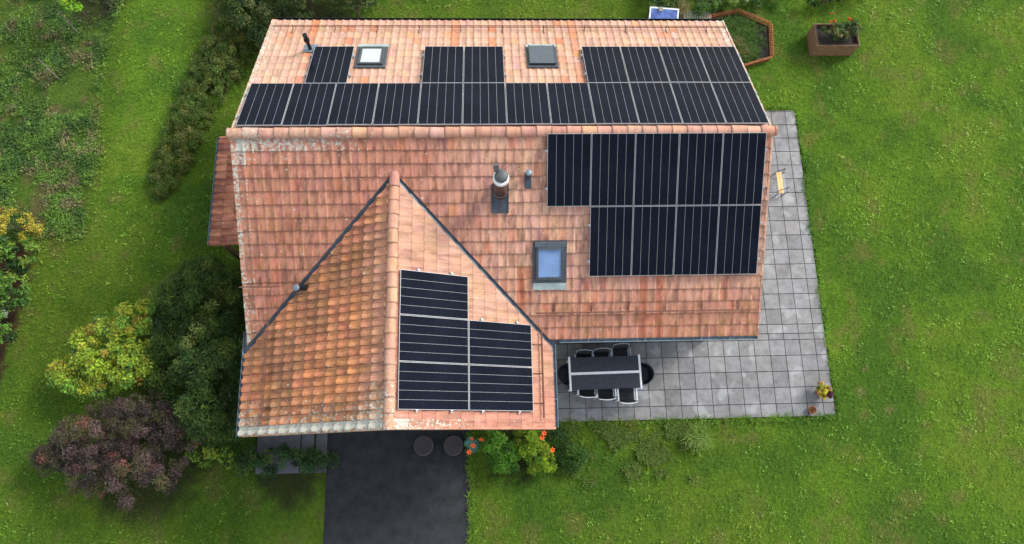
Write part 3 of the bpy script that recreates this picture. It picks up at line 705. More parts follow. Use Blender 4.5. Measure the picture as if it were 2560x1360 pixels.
# ---- lean-to roof on the west side
FL = slope_frame((-5.42, 0, 2.98), (math.cos(R(11)), 0, math.sin(R(11))), (-math.sin(R(11)), 0, math.cos(R(11))))
def col_lean(p, c, r): return vary(lerp3((.42, .14, .07), (.72, .30, .17), random.random()), .09), .2, random.random()*.3, random.uniform(.6, 1)
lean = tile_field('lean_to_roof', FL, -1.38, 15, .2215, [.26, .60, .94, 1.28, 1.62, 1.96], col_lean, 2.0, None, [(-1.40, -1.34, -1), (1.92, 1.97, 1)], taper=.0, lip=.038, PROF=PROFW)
b = MB(); b.box((-1.36, -1.93, -.10), (1.93, 0, -.04)); b.build('roof_boarding', 'wood', lean)
xg = -5.42-1.96*math.cos(R(11))-.03; zg = 2.98-1.96*math.sin(R(11))
gutter((xg, 1.37, zg), (xg, -1.97, zg), 'gutter', .045, (-1, 0, 0))
for yy in (1.2, -1.8):
    b = MB(); b.box((-7.2, yy-.06, -.02), (-7.08, yy+.06, 2.55)); b.build('post', 'wood', house)
# conductors and downpipes
for pts, r_ in (([(WX-xw_-.02, GY+.3, zw-.05), (WX-xw_+.35, GY+.5, zw-.5), (-5.47, -6.7, 2.4), (-5.47, -6.7, .1)], .04), ([(LE-.10, -6.3, 3.0), (LE-.16, -6.35, 2.4), (LE-.16, -6.75, 2.2)], .012), ([(WX+xw_, GY+.15, zw-.05), (2.1, GY+.4, zw-.4), (1.95, -6.6, 2.4), (1.95, -6.6, .1)], .04), ([(RE-.3, -ye, ze-.05), (7.6, -4.6, 2.7), (7.6, -4.55, .1)], .04)):
    b = MB(); b.tube(pts, r_, 8); b.build('downpipe', 'gutter' if r_ > .02 else 'steel', house, smooth=True)
#VEG
# ------------------------------------------------------------------ vegetation
def leaf_quads(P, D, size, aspect, up_bias, cols, jit=.25):
    """P centres, D outward directions -> kite shaped leaves"""
    n = len(P); sz = size*(1+jit*rng.standard_normal(n)).clip(.4, 1.8)
    nrm = D*.7+rng.standard_normal((n, 3))*.55; nrm[:, 2] += up_bias; nrm /= np.linalg.norm(nrm, axis=1)[:, None]
    t = rng.standard_normal((n, 3))+D*.6; t -= (t*nrm).sum(1)[:, None]*nrm; t /= np.linalg.norm(t, axis=1)[:, None]+1e-9
    s = np.cross(nrm, t); L = sz[:, None]; W_ = L*aspect
    v = np.stack([P-t*L*.5, P+s*W_*.5+nrm*L*.05, P+t*L*.5-nrm*L*.08, P-s*W_*.5+nrm*L*.05], 1).reshape(-1, 3)
    f = np.arange(n*4).reshape(n, 4)
    return v, f, np.repeat(cols, 4, axis=0)
def crown(name, blobs, n, size, aspect, pal, parent, clumps=60, cr=(.14, .34), up=.5, shade=.0, inner=.25):
    """blobs: (cx,cy,cz,rx,ry,rz). Leaves gather in clumps over the blobs; palette: list of (rgb, weight)"""
    bl = np.array(blobs, float); wgt = bl[:, 3]*bl[:, 4]; wgt /= wgt.sum()
    k = rng.choice(len(bl), clumps, p=wgt); d = rng.standard_normal((clumps, 3)); d /= np.linalg.norm(d, axis=1)[:, None]; d[:, 2] = np.where(d[:, 2] < -.25, -d[:, 2], d[:, 2])
    rr = np.where(rng.random(clumps) < inner, rng.uniform(.3, .8, clumps), rng.uniform(.80, 1.06, clumps))
    C = bl[k, :3]+d*bl[k, 3:]*rr[:, None]; C[:, 2] = np.maximum(C[:, 2], .06)
    R_ = rng.uniform(cr[0], cr[1], clumps)
    pc = np.array([p[0] for p in pal]); pw = np.array([p[1] for p in pal], float); pw /= pw.sum()
    cc = pc[rng.choice(len(pc), clumps, p=pw)]*(1+.22*rng.standard_normal((clumps, 1))).clip(.5, 1.6)
    q = rng.choice(clumps, n, p=(R_**2)/(R_**2).sum()); dd = rng.standard_normal((n, 3)); dd /= np.linalg.norm(dd, axis=1)[:, None]
    P = C[q]+dd*(R_[q]*rng.random(n)**.45)[:, None]*np.array([1, 1, .75]); P[:, 2] = np.maximum(P[:, 2], .03)
    out = dd*.6+d[q]*.6
    col = cc[q]*(1+.20*rng.standard_normal((n, 1))).clip(.4, 1.7)
    # a few leaves take another palette colour
    m = rng.random(n) < .15; col[m] = pc[rng.choice(len(pc), m.sum(), p=pw)]
    v, f, c = leaf_quads(P, out, size, aspect, up, col)
    o = quick_mesh(name, v, f, LEAF, parent, cols=c)
    return o, C
def woody(parent, base, C, r0=.06, limbs=9, name='trunk', h=.4):
    b = MB(); base = Vector(base); top = base+Vector((0, 0, h)); b.tube([base-Vector((0, 0, .05)), base+Vector((.01, .0, h*.5)), top], [r0*1.25, r0, r0*.85], 8)
    for k in rng.choice(len(C), min(limbs, len(C)), replace=False):
        e = Vector(C[k]); mid = top.lerp(e, .5)+Vector((random.gauss(0, .08), random.gauss(0, .08), .12)); b.tube([top-Vector((0, 0, .05)), mid, e], [r0*.6, r0*.35, r0*.10], 5)
    return b.build(name, 'bark', parent, smooth=False)
def shrub(name, label, cat, base, blobs, n, size, aspect, pal, group=None, r0=.04, h=.25, **kw):
    root = empty(name, base, 0, label, cat, group)
    o, C = crown('crown', blobs, n, size, aspect, pal, None, **kw)
    wd = woody(None, base, C, r0, 8, 'trunk', h)
    for x in (o, wd):
        x.parent = root; x.matrix_parent_inverse = Matrix.Translation((-base[0], -base[1], -base[2]))
    return root
DG = [((.040, .085, .018), 3.5), ((.075, .140, .024), 3), ((.14, .21, .034), 1.5), ((.20, .25, .06), .6)]
shrub('evergreen_shrub', 'tall dark green evergreen shrub mass against the west wall of the house', 'shrub', (-7.7, -4.2, 0),
      [(-7.8, -3.2, 1.15, 1.2, 1.15, 1.3), (-7.3, -5.0, 1.3, 1.15, 1.25, 1.5), (-7.2, -6.5, 1.1, 1.0, 1.0, 1.3), (-8.5, -4.3, .9, .8, 1.0, 1.0), (-6.6, -3.0, .8, .55, .9, .9), (-6.5, -5.8, .9, .6, 1.4, 1.2), (-8.7, -5.6, .7, .6, .7, .8), (-8.9, -3.4, .6, .5, .7, .6)], 76000, .12, .2, DG, clumps=640, cr=(.14, .33), up=.35, r0=.09, h=.7, inner=.15)
YG = [((.27, .38, .030), 3), ((.38, .41, .035), 2.4), ((.16, .32, .04), 1.5), ((.40, .30, .04), .7), ((.10, .20, .05), .6)]
shrub('maple_shrub', 'bright yellow green spreading maple between lawn and dark evergreen', 'tree', (-10.3, -5.1, 0),
      [(-10.7, -4.7, 1.1, .95, .85, .6), (-9.9, -3.9, 1.2, .6, .6, .5), (-11.5, -5.35, .8, .75, .5, .45), (-9.8, -5.1, 1.1, .75, .7, .6), (-10.7, -5.6, .8, .9, .45, .4)], 17000, .075, .7, YG, clumps=230, cr=(.10, .27), up=.9, r0=.05, h=.5)
PU = [((.095, .064, .056), 3), ((.155, .10, .095), 2.2), ((.095, .088, .034), 2.2), ((.26, .09, .085), .4), ((.035, .028, .028), 1.6)]
shrub('maple_shrub', 'purple brown feathery maple below the bright yellow green one', 'tree', (-9.8, -7.7, 0),
      [(-10.6, -7.2, 1.0, 1.2, .9, .6), (-9.2, -6.65, 1.25, 1.1, .7, .6), (-8.0, -6.95, 1.15, 1.05, .7, .6), (-9.6, -8.2, 1.1, 1.6, .8, .6), (-11.6, -7.7, .7, .8, .65, .45)], 36000, .075, .28, PU, clumps=340, cr=(.10, .27), up=.7, r0=.06, h=.5)
LG = [((.22, .34, .03), 3), ((.13, .27, .03), 2), ((.33, .38, .04), 1)]
shrub('low_shrub', 'small lime green bush below the dark evergreen shrub', 'bush', (-7.75, -7.75, 0), [(-7.8, -7.7, .42, .45, .35, .3), (-7.1, -7.85, .35, .35, .25, .22)], 1600, .07, .7, LG, clumps=26, cr=(.09, .17), r0=.015, h=.15)
GG = [((.03, .075, .018), 3), ((.05, .12, .025), 2), ((.10, .17, .03), .7)]
shrub('low_shrub', 'low green ivy mound along the grey slabs below the tiled gable edge', 'bush', (-5.4, -7.95, 0), [(-6.6, -7.9, .35, .55, .45, .3), (-5.4, -8.0, .35, .9, .42, .28), (-4.5, -8.05, .25, .6, .4, .22)], 6500, .06, .6, GG, clumps=90, cr=(.09, .20), r0=.02, h=.12)
# left border
YS = [((.48, .40, .045), 3), ((.36, .31, .04), 2), ((.16, .19, .035), 1), ((.20, .10, .03), .4)]
shrub('spirea_bush', 'golden yellow leaved bush at the left edge of the lawn', 'bush', (-14.0, -.75, 0), [(-14.1, -.65, .55, .55, .5, .35), (-13.6, -.85, .45, .4, .35, .3), (-14.8, -.6, .6, .6, .55, .4)], 3600, .05, .7, YS, clumps=60, cr=(.08, .18), r0=.02, h=.2)
RG = [((.045, .12, .020), 2), ((.10, .22, .028), 2.2), ((.19, .30, .035), 1.2), ((.022, .06, .012), 1.5)]
shrub('rhododendron', 'glossy broad leaved green shrub beside the golden bush', 'shrub', (-13.85, -1.75, 0), [(-13.8, -1.72, .65, .55, .5, .45), (-14.5, -1.9, .8, .6, .8, .5)], 2600, .12, .42, RG, 'broad leaved shrubs on the left border', clumps=40, cr=(.12, .24), r0=.03, h=.25)
shrub('rhododendron', 'light green tipped shrub in the middle of the mulched left border', 'shrub', (-13.95, -2.85, 0), [(-13.85, -2.75, .6, .5, .6, .4), (-14.6, -3.0, .7, .6, .7, .5)], 2600, .11, .45, RG+[((.2, .34, .05), 2)], 'broad leaved shrubs on the left border', clumps=40, cr=(.12, .24), r0=.03, h=.25)
shrub('rhododendron', 'dark green shrub below the white stone on the left border', 'shrub', (-14.15, -4.1, 0), [(-14.1, -4.05, .55, .45, .7, .4), (-14.8, -4.2, .6, .6, .8, .5)], 2600, .09, .5, RG[:2]+RG[3:], 'broad leaved shrubs on the left border', clumps=40, cr=(.12, .22), r0=.03, h=.25)
shrub('low_shrub', 'small yellow green plant at the lower left end of the mulch', 'bush', (-14.3, -5.35, 0), [(-14.35, -5.3, .25, .28, .35, .2), (-14.7, -6.0, .25, .3, .4, .2)], 900, .07, .6, LG, clumps=16, cr=(.08, .15), r0=.012, h=.1)
b = MB(); b.lathe([(.02, 0), (.10, .03), (.12, .12), (.09, .2), (.02, .24)], (-14.22, -3.42, .15), 9); q = b.build('stone', 'stone'); tag(q, 'pale white stone between two shrubs at the left edge', 'stone')
# top: tall shrubs behind the house, small tree top left
OL = [((.045, .085, .018), 3), ((.085, .13, .028), 2.5), ((.16, .18, .05), 1), ((.024, .048, .015), 2)]
for (nm, lab, base, bl, n) in (
    ('hedge_bush', 'dark bush joining the top of the hedge beside the roof corner', (-6.9, 6.7, 0), [(-7.0, 6.6, .8, .9, .9, .85), (-6.6, 5.9, .55, .5, .7, .6), (-7.3, 7.6, .9, 1., .8, .9)], 12000),
    ('hedge_bush', 'tall olive green bush behind the left end of the far gutter', (-5.4, 7.2, 0), [(-5.5, 7.3, 1.3, .9, .9, 1.1), (-5.0, 8.1, 1.3, 1., .8, 1.), (-5.7, 6.3, .7, .6, .6, .7)], 14000),
    ('hedge_bush', 'rounded olive bush behind the gutter, rightmost of the bushes there', (-3.8, 7.1, 0), [(-3.9, 7.2, 1.1, .8, .75, .95), (-3.5, 8.1, 1.2, 1., .8, 1.)], 12000)):
    shrub(nm, lab, 'bush', base, bl, n, .065, .6, OL, 'bushes behind the far gutter', clumps=int(n/110), cr=(.14, .30), up=.5, r0=.05, h=.4)
LM = [((.20, .42, .02), 3), ((.30, .48, .03), 2), ((.10, .28, .02), 1.5)]
shrub('young_tree', 'small lime green leaved young tree in the rough meadow, top left', 'tree', (-13.15, 7.0, 0),
      [(-13.15, 6.75, 1.1, .22, .38, .4), (-13.25, 7.5, 1.5, .4, .4, .5), (-12.6, 7.35, 1.3, .3, .25, .25)], 2600, .10, .6, LM, clumps=34, cr=(.10, .19), up=.7, r0=.025, h=.7)
# hedge strip
HP_ = [(-9.95, .95, .38, .28), (-9.75, 1.7, .50, .40), (-9.5, 2.5, .58, .45), (-9.2, 3.3, .62, .5), (-8.9, 4.1, .66, .52), (-8.55, 4.9, .72, .58), (-8.2, 5.7, .78, .65), (-7.9, 6.5, .85, .75), (-7.7, 7.4, .9, .85), (-7.8, 8.3, .9, .9)]
OH = [((.10, .155, .020), 3), ((.17, .19, .030), 1.6), ((.07, .115, .016), 2), ((.20, .19, .06), .6), ((.09, .17, .03), 2)]
hb = [(x+.1*(random.random()-.5), y, .05, w_*1.22, .66, h_) for (x, y, w_, h_) in HP_]
shrub('hedge', 'low dark olive hedge running diagonally up the lawn left of the house', 'hedge', (-9.0, 4.0, 0), hb, 84000, .05, .5, OH, clumps=1150, cr=(.08, .20), up=.6, r0=.03, h=.15, inner=.1)
# stakes
def stake(x, y, h, lab, lean):
    b = MB(); b.tube([(x, y, -.05), (x+lean[0]*.5+.01, y+lean[1]*.5, h*.5), (x+lean[0], y+lean[1], h)], [.028, .024, .018], 7); b.box((x-.03, y-.03, h*.55), (x+.035, y+.03, h*.6)); 
    q = b.build('garden_stake', 'stake'); tag(q, lab, 'stake', 'wooden stakes in the rough meadow')
# ---- beds behind the house
MG = [((.05, .13, .02), 3), ((.10, .20, .03), 2.5), ((.17, .24, .05), 1), ((.02, .05, .015), 1.2)]
shrub('bed_plant', 'leafy dark green plants behind the loose blue solar panel', 'bush', (7.0, 7.6, 0), [(6.7, 7.38, .40, .5, .35, .35), (7.35, 7.45, .35, .45, .35, .35), (7., 8.2, .4, .8, .35, .4)], 5200, .06, .6, MG, 'garden bed plants at the top', clumps=70, cr=(.09, .2), r0=.015, h=.15)
shrub('bed_plant', 'yellow green leafy plants behind the wire cage', 'bush', (8.9, 7.6, 0), [(8.6, 7.35, .4, .6, .35, .4), (9.4, 7.62, .35, .6, .3, .35), (9., 8.3, .4, .9, .35, .4)], 6500, .06, .6, MG+[((.2, .27, .05), 2)], 'garden bed plants at the top', clumps=80, cr=(.09, .2), r0=.015, h=.15)
shrub('bed_plant', 'low flowering plants above the hexagonal bed', 'bush', (10.6, 7.85, 0), [(10.3, 7.68, .3, .6, .3, .3), (11.2, 7.85, .3, .6, .3, .3)], 3800, .055, .6, MG+[((.38, .36, .22), .5)], 'garden bed plants at the top', clumps=50, cr=(.08, .17), r0=.012, h=.1)
shrub('bed_plant', 'dark reddish green plants at the top above the wooden planter', 'bush', (13.2, 8.0, 0), [(13.0, 7.75, .3, .7, .3, .35), (14.3, 8.2, .4, .8, .4, .4)], 3600, .06, .6, MG[:1]+MG[3:]+[((.10, .05, .03), 1)], 'garden bed plants at the top', clumps=45, cr=(.09, .18), r0=.012, h=.1)
# blades: a clump of upright arching blades
def blades(centers, n_per, h, wd, spread, cols_fn, parent=None, name='blades', lean=.6):
    P = np.repeat(np.asarray(centers, float), n_per, axis=0); n = len(P)
    P[:, :2] += rng.standard_normal((n, 2))*spread
    a = rng.uniform(0, 2*np.pi, n); hh = h*rng.uniform(.55, 1.25, n); l = lean*rng.uniform(.2, 1.2, n)*hh
    d = np.stack([np.cos(a), np.sin(a), 0*a], 1); s = np.stack([-np.sin(a), np.cos(a), 0*a], 1)*(wd*rng.uniform(.7, 1.3, n))[:, None]
    up = np.array([0, 0, 1.]); m = P+up*(hh*.62)[:, None]+d*(l*.35)[:, None]; t = P+up*(hh*.92)[:, None]+d*l[:, None]
    v = np.stack([P-s*.5, P+s*.5, m+s*.45, m-s*.45, t-s*.06, t+s*.06], 1).reshape(-1, 3)
    k = np.arange(n)[:, None]*6; f = np.concatenate([k+np.array([0, 1, 2, 3]), k+np.array([3, 2, 5, 4])])
    c = np.repeat(cols_fn(P), 6, axis=0)
    return quick_mesh(name, v, f, BLADE, parent, cols=c)
def palfn(pal, j=.2):
    pc = np.array(pal)
    return lambda P: pc[rng.integers(0, len(pc), len(P))]*(1+j*rng.standard_normal((len(P), 1))).clip(.5, 1.6)
def plant_thing(o, base): 
    o.matrix_basis = Matrix.Translation(base); me = o.data; co_ = np.empty(len(me.vertices)*3, np.float32); me.vertices.foreach_get('co', co_); co_ = co_.reshape(-1, 3)-np.array(base, np.float32); me.vertices.foreach_set('co', co_.ravel()); me.update(); return o
def ring(x, y, n, r): return [(x+random.gauss(0, r), y+random.gauss(0, r), 0) for _ in range(n)]
TAN = palfn([(.42, .33, .15), (.34, .28, .12), (.28, .29, .09), (.48, .40, .22)])
q = blades(ring(7.78, 7.15, 30, .13), 12, .75, .012, .03, TAN, name='tall_grass', lean=.35); tag(plant_thing(q, (7.78, 7.15, 0)), 'tall straw coloured ornamental grass between solar panel and wire cage', 'grass clump')
q = blades(ring(7.1, -7.62, 46, .15), 16, .42, .012, .03, palfn([(.20, .32, .05), (.28, .38, .09), (.14, .26, .04)]), name='grass_clump', lean=.9); tag(plant_thing(q, (7.1, -7.6, 0)), 'pale green arching grass clump at the lower edge of the patio', 'grass clump')
# ---- orange flowers bed below the gable
for k, (nm, lab, base, bl, pal, n) in enumerate((
    ('flower_bush', 'fresh green feathery bush beside the teal plant under the roof edge', (.9, -7.75, 0), [(.75, -7.65, .5, .45, .45, .4), (1.15, -8.1, .45, .5, .4, .35)], [((.09, .25, .02), 3), ((.17, .36, .03), 2.2), ((.04, .11, .015), 1.5)], 5200),
    ('flower_bush', 'yellow green feathery bush near the lower right roof corner', (1.95, -7.7, 0), [(1.85, -7.6, .5, .45, .45, .4), (2.1, -8.1, .45, .5, .4, .35)], [((.20, .33, .02), 3), ((.30, .40, .03), 2), ((.07, .16, .02), 1.5)], 5200),
    ('flower_bush', 'dark green plants between the yellow green bush and the patio corner', (2.7, -7.7, 0), [(2.7, -7.6, .3, .4, .45, .3), (3.1, -8.1, .25, .5, .4, .25)], [((.03, .09, .015), 3), ((.07, .15, .02), 2)], 3600))):
    shrub(nm, lab, 'bush', base, bl, n, .085, .24, pal, None, clumps=60, cr=(.09, .2), up=.6, r0=.012, h=.12)
def lily(x, y, z, rz, s=1.):
    root = empty('daylily', (x, y, 0), rz)
    b = MB(); b.tube([(0, 0, 0), (.02, 0, z*.55), (.0, .0, z)], [.008, .006, .005], 6); b.build('stem', LEAFG, root)
    f = MB(); r = .085*s
    for k in range(6):
        a = k*math.pi/3; d = Vector((math.cos(a), math.sin(a), 0)); t = Vector((-math.sin(a), math.cos(a), 0)); o = Vector((0, 0, z))
        p = [o, o+d*r*.45+t*r*.26+Vector((0, 0, r*.5)), o+d*r*1.05+Vector((0, 0, r*.42)), o+d*r*.45-t*r*.26+Vector((0, 0, r*.5))]
        f.add(p+[q+Vector((0, 0, -.004)) for q in p], [(0, 1, 2, 3), (7, 6, 5, 4), (0, 4, 5, 1), (1, 5, 6, 2), (2, 6, 7, 3), (3, 7, 4, 0)])
    f.build('flower', 'petal', root); return root
LEAFG = plain('stem_green', (.06, .14, .02), .6, 0, .2)
from math import cos, sin
LIL = [(.13, -7.50, .60, 'orange lily flower touching the roof edge above the teal plant'), (.17, -7.70, .62, 'large orange lily flower over the middle of the teal plant'), (.05, -7.88, .60, 'orange lily flower low beside the round dark stools'), (.40, -7.53, .62, 'left flower of the orange pair beside the fresh green bush'), (.50, -7.55, .62, 'right flower of the orange pair beside the fresh green bush'),
       (2.28, -7.40, .75, 'orange lily flower right under the lower right roof corner'), (2.22, -7.52, .7, 'orange lily flower just left of the roof corner one'), (2.52, -7.88, .6, 'lowest orange lily flower near the patio corner'), (2.30, -7.72, .55, 'small pale orange lily among the dark green plants')]
for k, (x, y, z, lab) in enumerate(LIL):
    r_ = lily(x, y, z, random.random()*6, .8 if k in (0, 3, 4, 8) else 1.1); tag(r_, lab, 'flower', 'orange lilies under the roof edge')
# teal hosta
root = empty('hosta', (.10, -7.66, 0), 0, 'teal green broad leaved plant beside the dark stools', 'plant')
b = MB()
for k in range(11):
    a = k*2.4+.3; L = random.uniform(.2, .31); wd = L*.36; el = random.uniform(.1, .45); T = ST((.06, 0, .30+.015*k)) @ Matrix.Rotation(a, 4, 'Z') @ Matrix.Rotation(-el, 4, 'Y')
    pts = []
    for i in range(6):
        t = i/5; ww = wd*math.sin(math.pi*min(.97, t*.85+.12))**.8*(1 if t < .95 else .2); z = .10*L*math.sin(t*3)-.25*L*t*t
        pts += [(t*L, -ww, z+.03), (t*L, 0, z-.01), (t*L, ww, z+.03)]
    b.add([T @ Vector(p) for p in pts], [(i*3+j, (i+1)*3+j, (i+1)*3+j+1, i*3+j+1) for i in range(5) for j in range(2)])
    b.tube([(0, 0, 0), (.04, 0, .2), tuple(T @ Vector((0, 0, 0)))], .008, 5)
b.build('leaves', plain('teal_leaf', (.07, .19, .15), .55, 0, .35, 9), root)
# round woven stools
def stool(x, y, lab):
    root = empty('woven_stool', (x, y, .013), 0, lab, 'stool', 'round dark woven stools on the court')
    b = MB(); pr = [(.25, 0), (.285, .08), (.29, .2), (.285, .34), (.287, .385), (.275, .40)]
    b.lathe(pr, n=32); b.build('body', 'woven', root, smooth=True)
    c = MB(); p2 = []
    for k in range(20):
        r_ = .272-.0135*k; p2 += [(max(r_, .004), .400), (max(r_-.003, .003), .416), (max(r_-.008, .002), .416), (max(r_-.0125, .001), .404)]
    c.lathe(p2, n=32, cap=False); c.build('seat', 'woven', root); return root
stool(-1.32, -7.66, 'round dark woven stool standing alone on the black court'); stool(-.42, -7.68, 'round dark woven stool half covered by the teal plant')

# ------------------------------------------------------------------ patio furniture
PZ = .034
def make_table():
    root = empty('dining_table', (4.21, -5.655, PZ), R(.8), 'garden table with dark slate tops and white bars on the patio', 'table')
    hx, hy, H_ = 1.11, .50, .70
    for s_ in (-1, 1):
        b = MB(); b.box((-hx+.062, min(s_*.042, s_*(hy-.012)), H_+.004), (hx-.062, max(s_*.042, s_*(hy-.012)), H_+.024)); b.build('tabletop', 'slate', root, bevel=.004)
    b = MB(); b.box((-hx+.06, -.038, H_-.02), (hx-.06, .038, H_+.034))
    for s_ in (-1, 1): b.box((min(s_*hx, s_*(hx-.06)), -hy-.015, H_-.03), (max(s_*hx, s_*(hx-.06)), hy+.015, H_+.036))
    b.box((-hx+.06, -hy+.06, H_-.05), (hx-.06, -hy+.09, H_)); b.box((-hx+.06, hy-.09, H_-.05), (hx-.06, hy-.06, H_))
    b.build('frame', 'white', root, bevel=.004)
    for sx in (-1, 1):
        for sy in (-1, 1):
            b = MB(); b.box((sx*(hx-.05)-.03, sy*(hy-.06)-.03, 0), (sx*(hx-.05)+.03, sy*(hy-.06)+.03, H_-.031)); b.build('leg', 'white', root)
    return root
make_table()
def make_chair(black=False):
    root = empty('patio_chair', (0, 0, 0))
    m = 'steel' if black else 'white'
    w2, d = .26, .25; r_ = .013
    s = MB(); s.box((-w2+.03, -d, .40), (w2-.03, d, .415)); s.build('seat', 'fabric', root, bevel=.004)
    bk = MB(); T = ST((0, -d, .42)) @ Matrix.Rotation(R(12), 4, 'X'); bk.box((-w2+.03, -.008, 0), (w2-.03, .008, .44), T=T); bk.build('backrest', 'fabric', root, bevel=.004)
    f = MB()
    for sx in (-1, 1):
        x = sx*w2; f.tube([(x, -d-.01, .38), (x, d, .40)], r_*.9); bt = T @ Vector((sx*(w2-.015), 0, .46)); f.tube([(x, -d, .38), tuple(bt)], r_)
    t0, t1, tm = T @ Vector((-w2+.015, 0, .46)), T @ Vector((w2-.015, 0, .46)), T @ Vector((0, -.03, .475)); f.tube([t0, (t0*.45+tm*.55)+Vector((0, -.006, .002)), tm, (t1*.45+tm*.55)+Vector((0, -.006, .002)), t1], r_)
    f.build('frame', m, root, smooth=True)
    for sx in (-1, 1):
        a = MB(); a.box((sx*(w2+.025)-.022, -d-.02, .625), (sx*(w2+.025)+.022, d, .65)); a.build('armrest', m, root, bevel=.005)
        for yy in (-d, d):
            l = MB(); l.tube([(sx*(w2+.03), yy*1.05, 0), (sx*(w2+.025), yy, .40), (sx*(w2+.025), yy*.93, .627)], r_*.95); l.build('leg', m, root, smooth=True)
    return root
cw = make_chair(); cb = make_chair(True)
def place(o, x, y, rz, lab, grp='tube framed chairs around the garden table'):
    o.location = (x, y, PZ); o.rotation_euler = (0, 0, rz); tag(o, lab, 'chair', grp); return o
# chair faces +y locally; backs are at local -y
place(cw, 3.66, -6.02, R(-2), 'white framed black chair tucked deepest under the near side of the table')
place(copy_tree(cw), 4.22, -6.10, R(2), 'middle white framed black chair on the near side of the table')
place(copy_tree(cw), 4.87, -6.22, R(1), 'white framed black chair pulled out furthest on the near side of the table')
place(cb, 3.60, -5.34, R(179), 'grey framed chair at the left end of the shaded far side of the table')
place(copy_tree(cb), 4.15, -5.30, R(181), 'middle grey framed chair on the shaded far side of the table')
place(copy_tree(cb), 4.76, -5.17, R(182), 'grey framed chair pulled out at the right on the far side of the table')
def make_round_chair():
    root = empty('rattan_chair', (0, 0, 0)); K = 20
    # tub back: arc wall
    b = MB(); vs = []; 
    for i in range(K+1):
        a = math.pi*(1.02)*(i/K)+math.pi*.99
        for (rr, z) in ((.27, .40), (.315, .80), (.335, .80), (.29, .38)):
            zz = z if z < .6 else z-.16*abs(math.cos(a))**2
            vs.append((rr*math.cos(a), rr*math.sin(a)*1.0, zz))
    b.add(vs, [(i*4+j, i*4+(j+1) % 4, (i+1)*4+(j+1) % 4, (i+1)*4+j) for i in range(K) for j in range(4)]+[(0, 3, 2, 1), (K*4, K*4+1, K*4+2, K*4+3)])
    for i in range(K+1):
        a = math.pi*1.02*(i/K)+math.pi*.99; zz = .80-.16*abs(math.cos(a))**2
        if i % 2 == 0: b.tube([(.285*math.cos(a), .285*math.sin(a), .39), (.345*math.cos(a), .345*math.sin(a), zz+.01)], .008, 5)
    b.build('backrest', 'navy', root)
    s = MB(); s.lathe([(.24, .38), (.275, .39), (.28, .42), (.25, .435), (.01, .43)], n=24); 
    for k in range(-5, 6): s.box((-math.sqrt(max(.001, .25**2-(k*.045)**2)), k*.045-.012, .433), (math.sqrt(max(.001, .25**2-(k*.045)**2)), k*.045+.012, .442))
    s.build('seat', 'navy', root)
    for sx, sy in ((-1, -1), (1, -1), (-1, 1), (1, 1)):
        l = MB(); l.tube([(sx*.24, sy*.24, 0), (sx*.19, sy*.19, .385)], .015, 7); l.build('leg', 'black', root)
    return root
rc = make_round_chair(); place(rc, 5.37, -5.70, R(88), 'dark round backed woven chair at the right head of the table', 'round woven chairs at the table heads')
place(copy_tree(rc), 3.08, -5.68, R(-90), 'dark round backed woven chair at the left head of the table, near the wing', 'round woven chairs at the table heads')
# wooden armchair by the east wall
root = empty('folding_chair', (10.38, .55, PZ), R(1), 'honey coloured slatted folding chair half under the east roof edge', 'chair')
b = MB(); b.box((.03, -.37, .43), (.115, .37, .455)); b.box((.125, -.37, .425), (.21, .37, .45)); b.build('seat', 'honey', root, bevel=.004)
b = MB(); b.tube([(.0, -.36, .42), (-.42, -.36, .40), (-.46, -.33, .40), (-.46, .33, .40), (-.42, .36, .40), (0, .36, .42)], .011)
for k in range(6): b.tube([(-.45, -.27+k*.11, .40), (.0, -.27+k*.11, .41)], .003, 5)
b.tube([(.0, -.36, .40), (.0, .36, .40)], .011); b.build('backrest', 'steel', root, smooth=True)
b = MB(); b.tube([(.22, -.33, .42), (.33, -.33, .30), (.35, -.30, .28), (.35, .34, .28), (.33, .37, .30), (.22, .37, .42)], .010); b.tube([(.27, -.33, .36), (.27, .37, .36)], .007); b.tube([(.31, -.33, .32), (.31, .37, .32)], .007); b.build('footrest', 'steel', root, smooth=True)
for yy in (-.29, .38):
    b = MB(); b.tube([(.04, yy-.02, .58), (.33, yy+.06, .60)], .013); b.tube([(.04, yy-.02, .58), (-.03, yy-.05, .40)], .011); b.tube([(.30, yy+.05, .595), (.26, yy, .42)], .01); b.build('armrest', 'black', root, smooth=True)
for (x, yy) in ((-.05, -.40), (-.05, .33), (.28, -.33), (.28, .35)):
    b = MB(); b.tube([(x, yy, 0), (x+.05, yy+.02, .43)], .014); b.build('leg', 'black', root, smooth=True)
# pots
def pot(x, y, r, h, lab, rz=0):
    root = empty('flower_pot', (x, y, PZ), rz, lab, 'plant pot', 'potted plants at the patio corner')
    b = MB(); b.lathe([(r*.7, 0), (r*.95, h*.85), (r*1.05, h*.86), (r*1.05, h), (r*.92, h), (r*.88, h*.8), (.01, h*.8)], n=24); b.build('pot', 'terra', root, smooth=True); return root
p1 = pot(11.10, -6.33, .17, .26, 'flower pot with round yellow plant and dark red plant at the patio corner')
for (nm, bl, pal, n, sz) in (('yellow_plant', [(11.06, -6.30, .34, .22, .22, .16)], [((.42, .40, .02), 3), ((.55, .48, .03), 2), ((.22, .27, .02), 1)], 1500, .035), ('red_plant', [(11.27, -6.42, .36, .09, .10, .08)], [((.06, .005, .018), 3), ((.12, .01, .03), 1)], 420, .05), ('pink_plant', [(11.05, -6.10, .32, .12, .07, .07), (11.30, -6.28, .34, .06, .08, .06)], [((.45, .20, .12), 2), ((.30, .24, .08), 2)], 420, .035)):
    o, C = crown(nm, bl, n, sz, .6, pal, None, clumps=26, cr=(.04, .07), up=.8); o.parent = p1; o.matrix_parent_inverse = Matrix.Translation((-11.10, 6.33, -PZ))
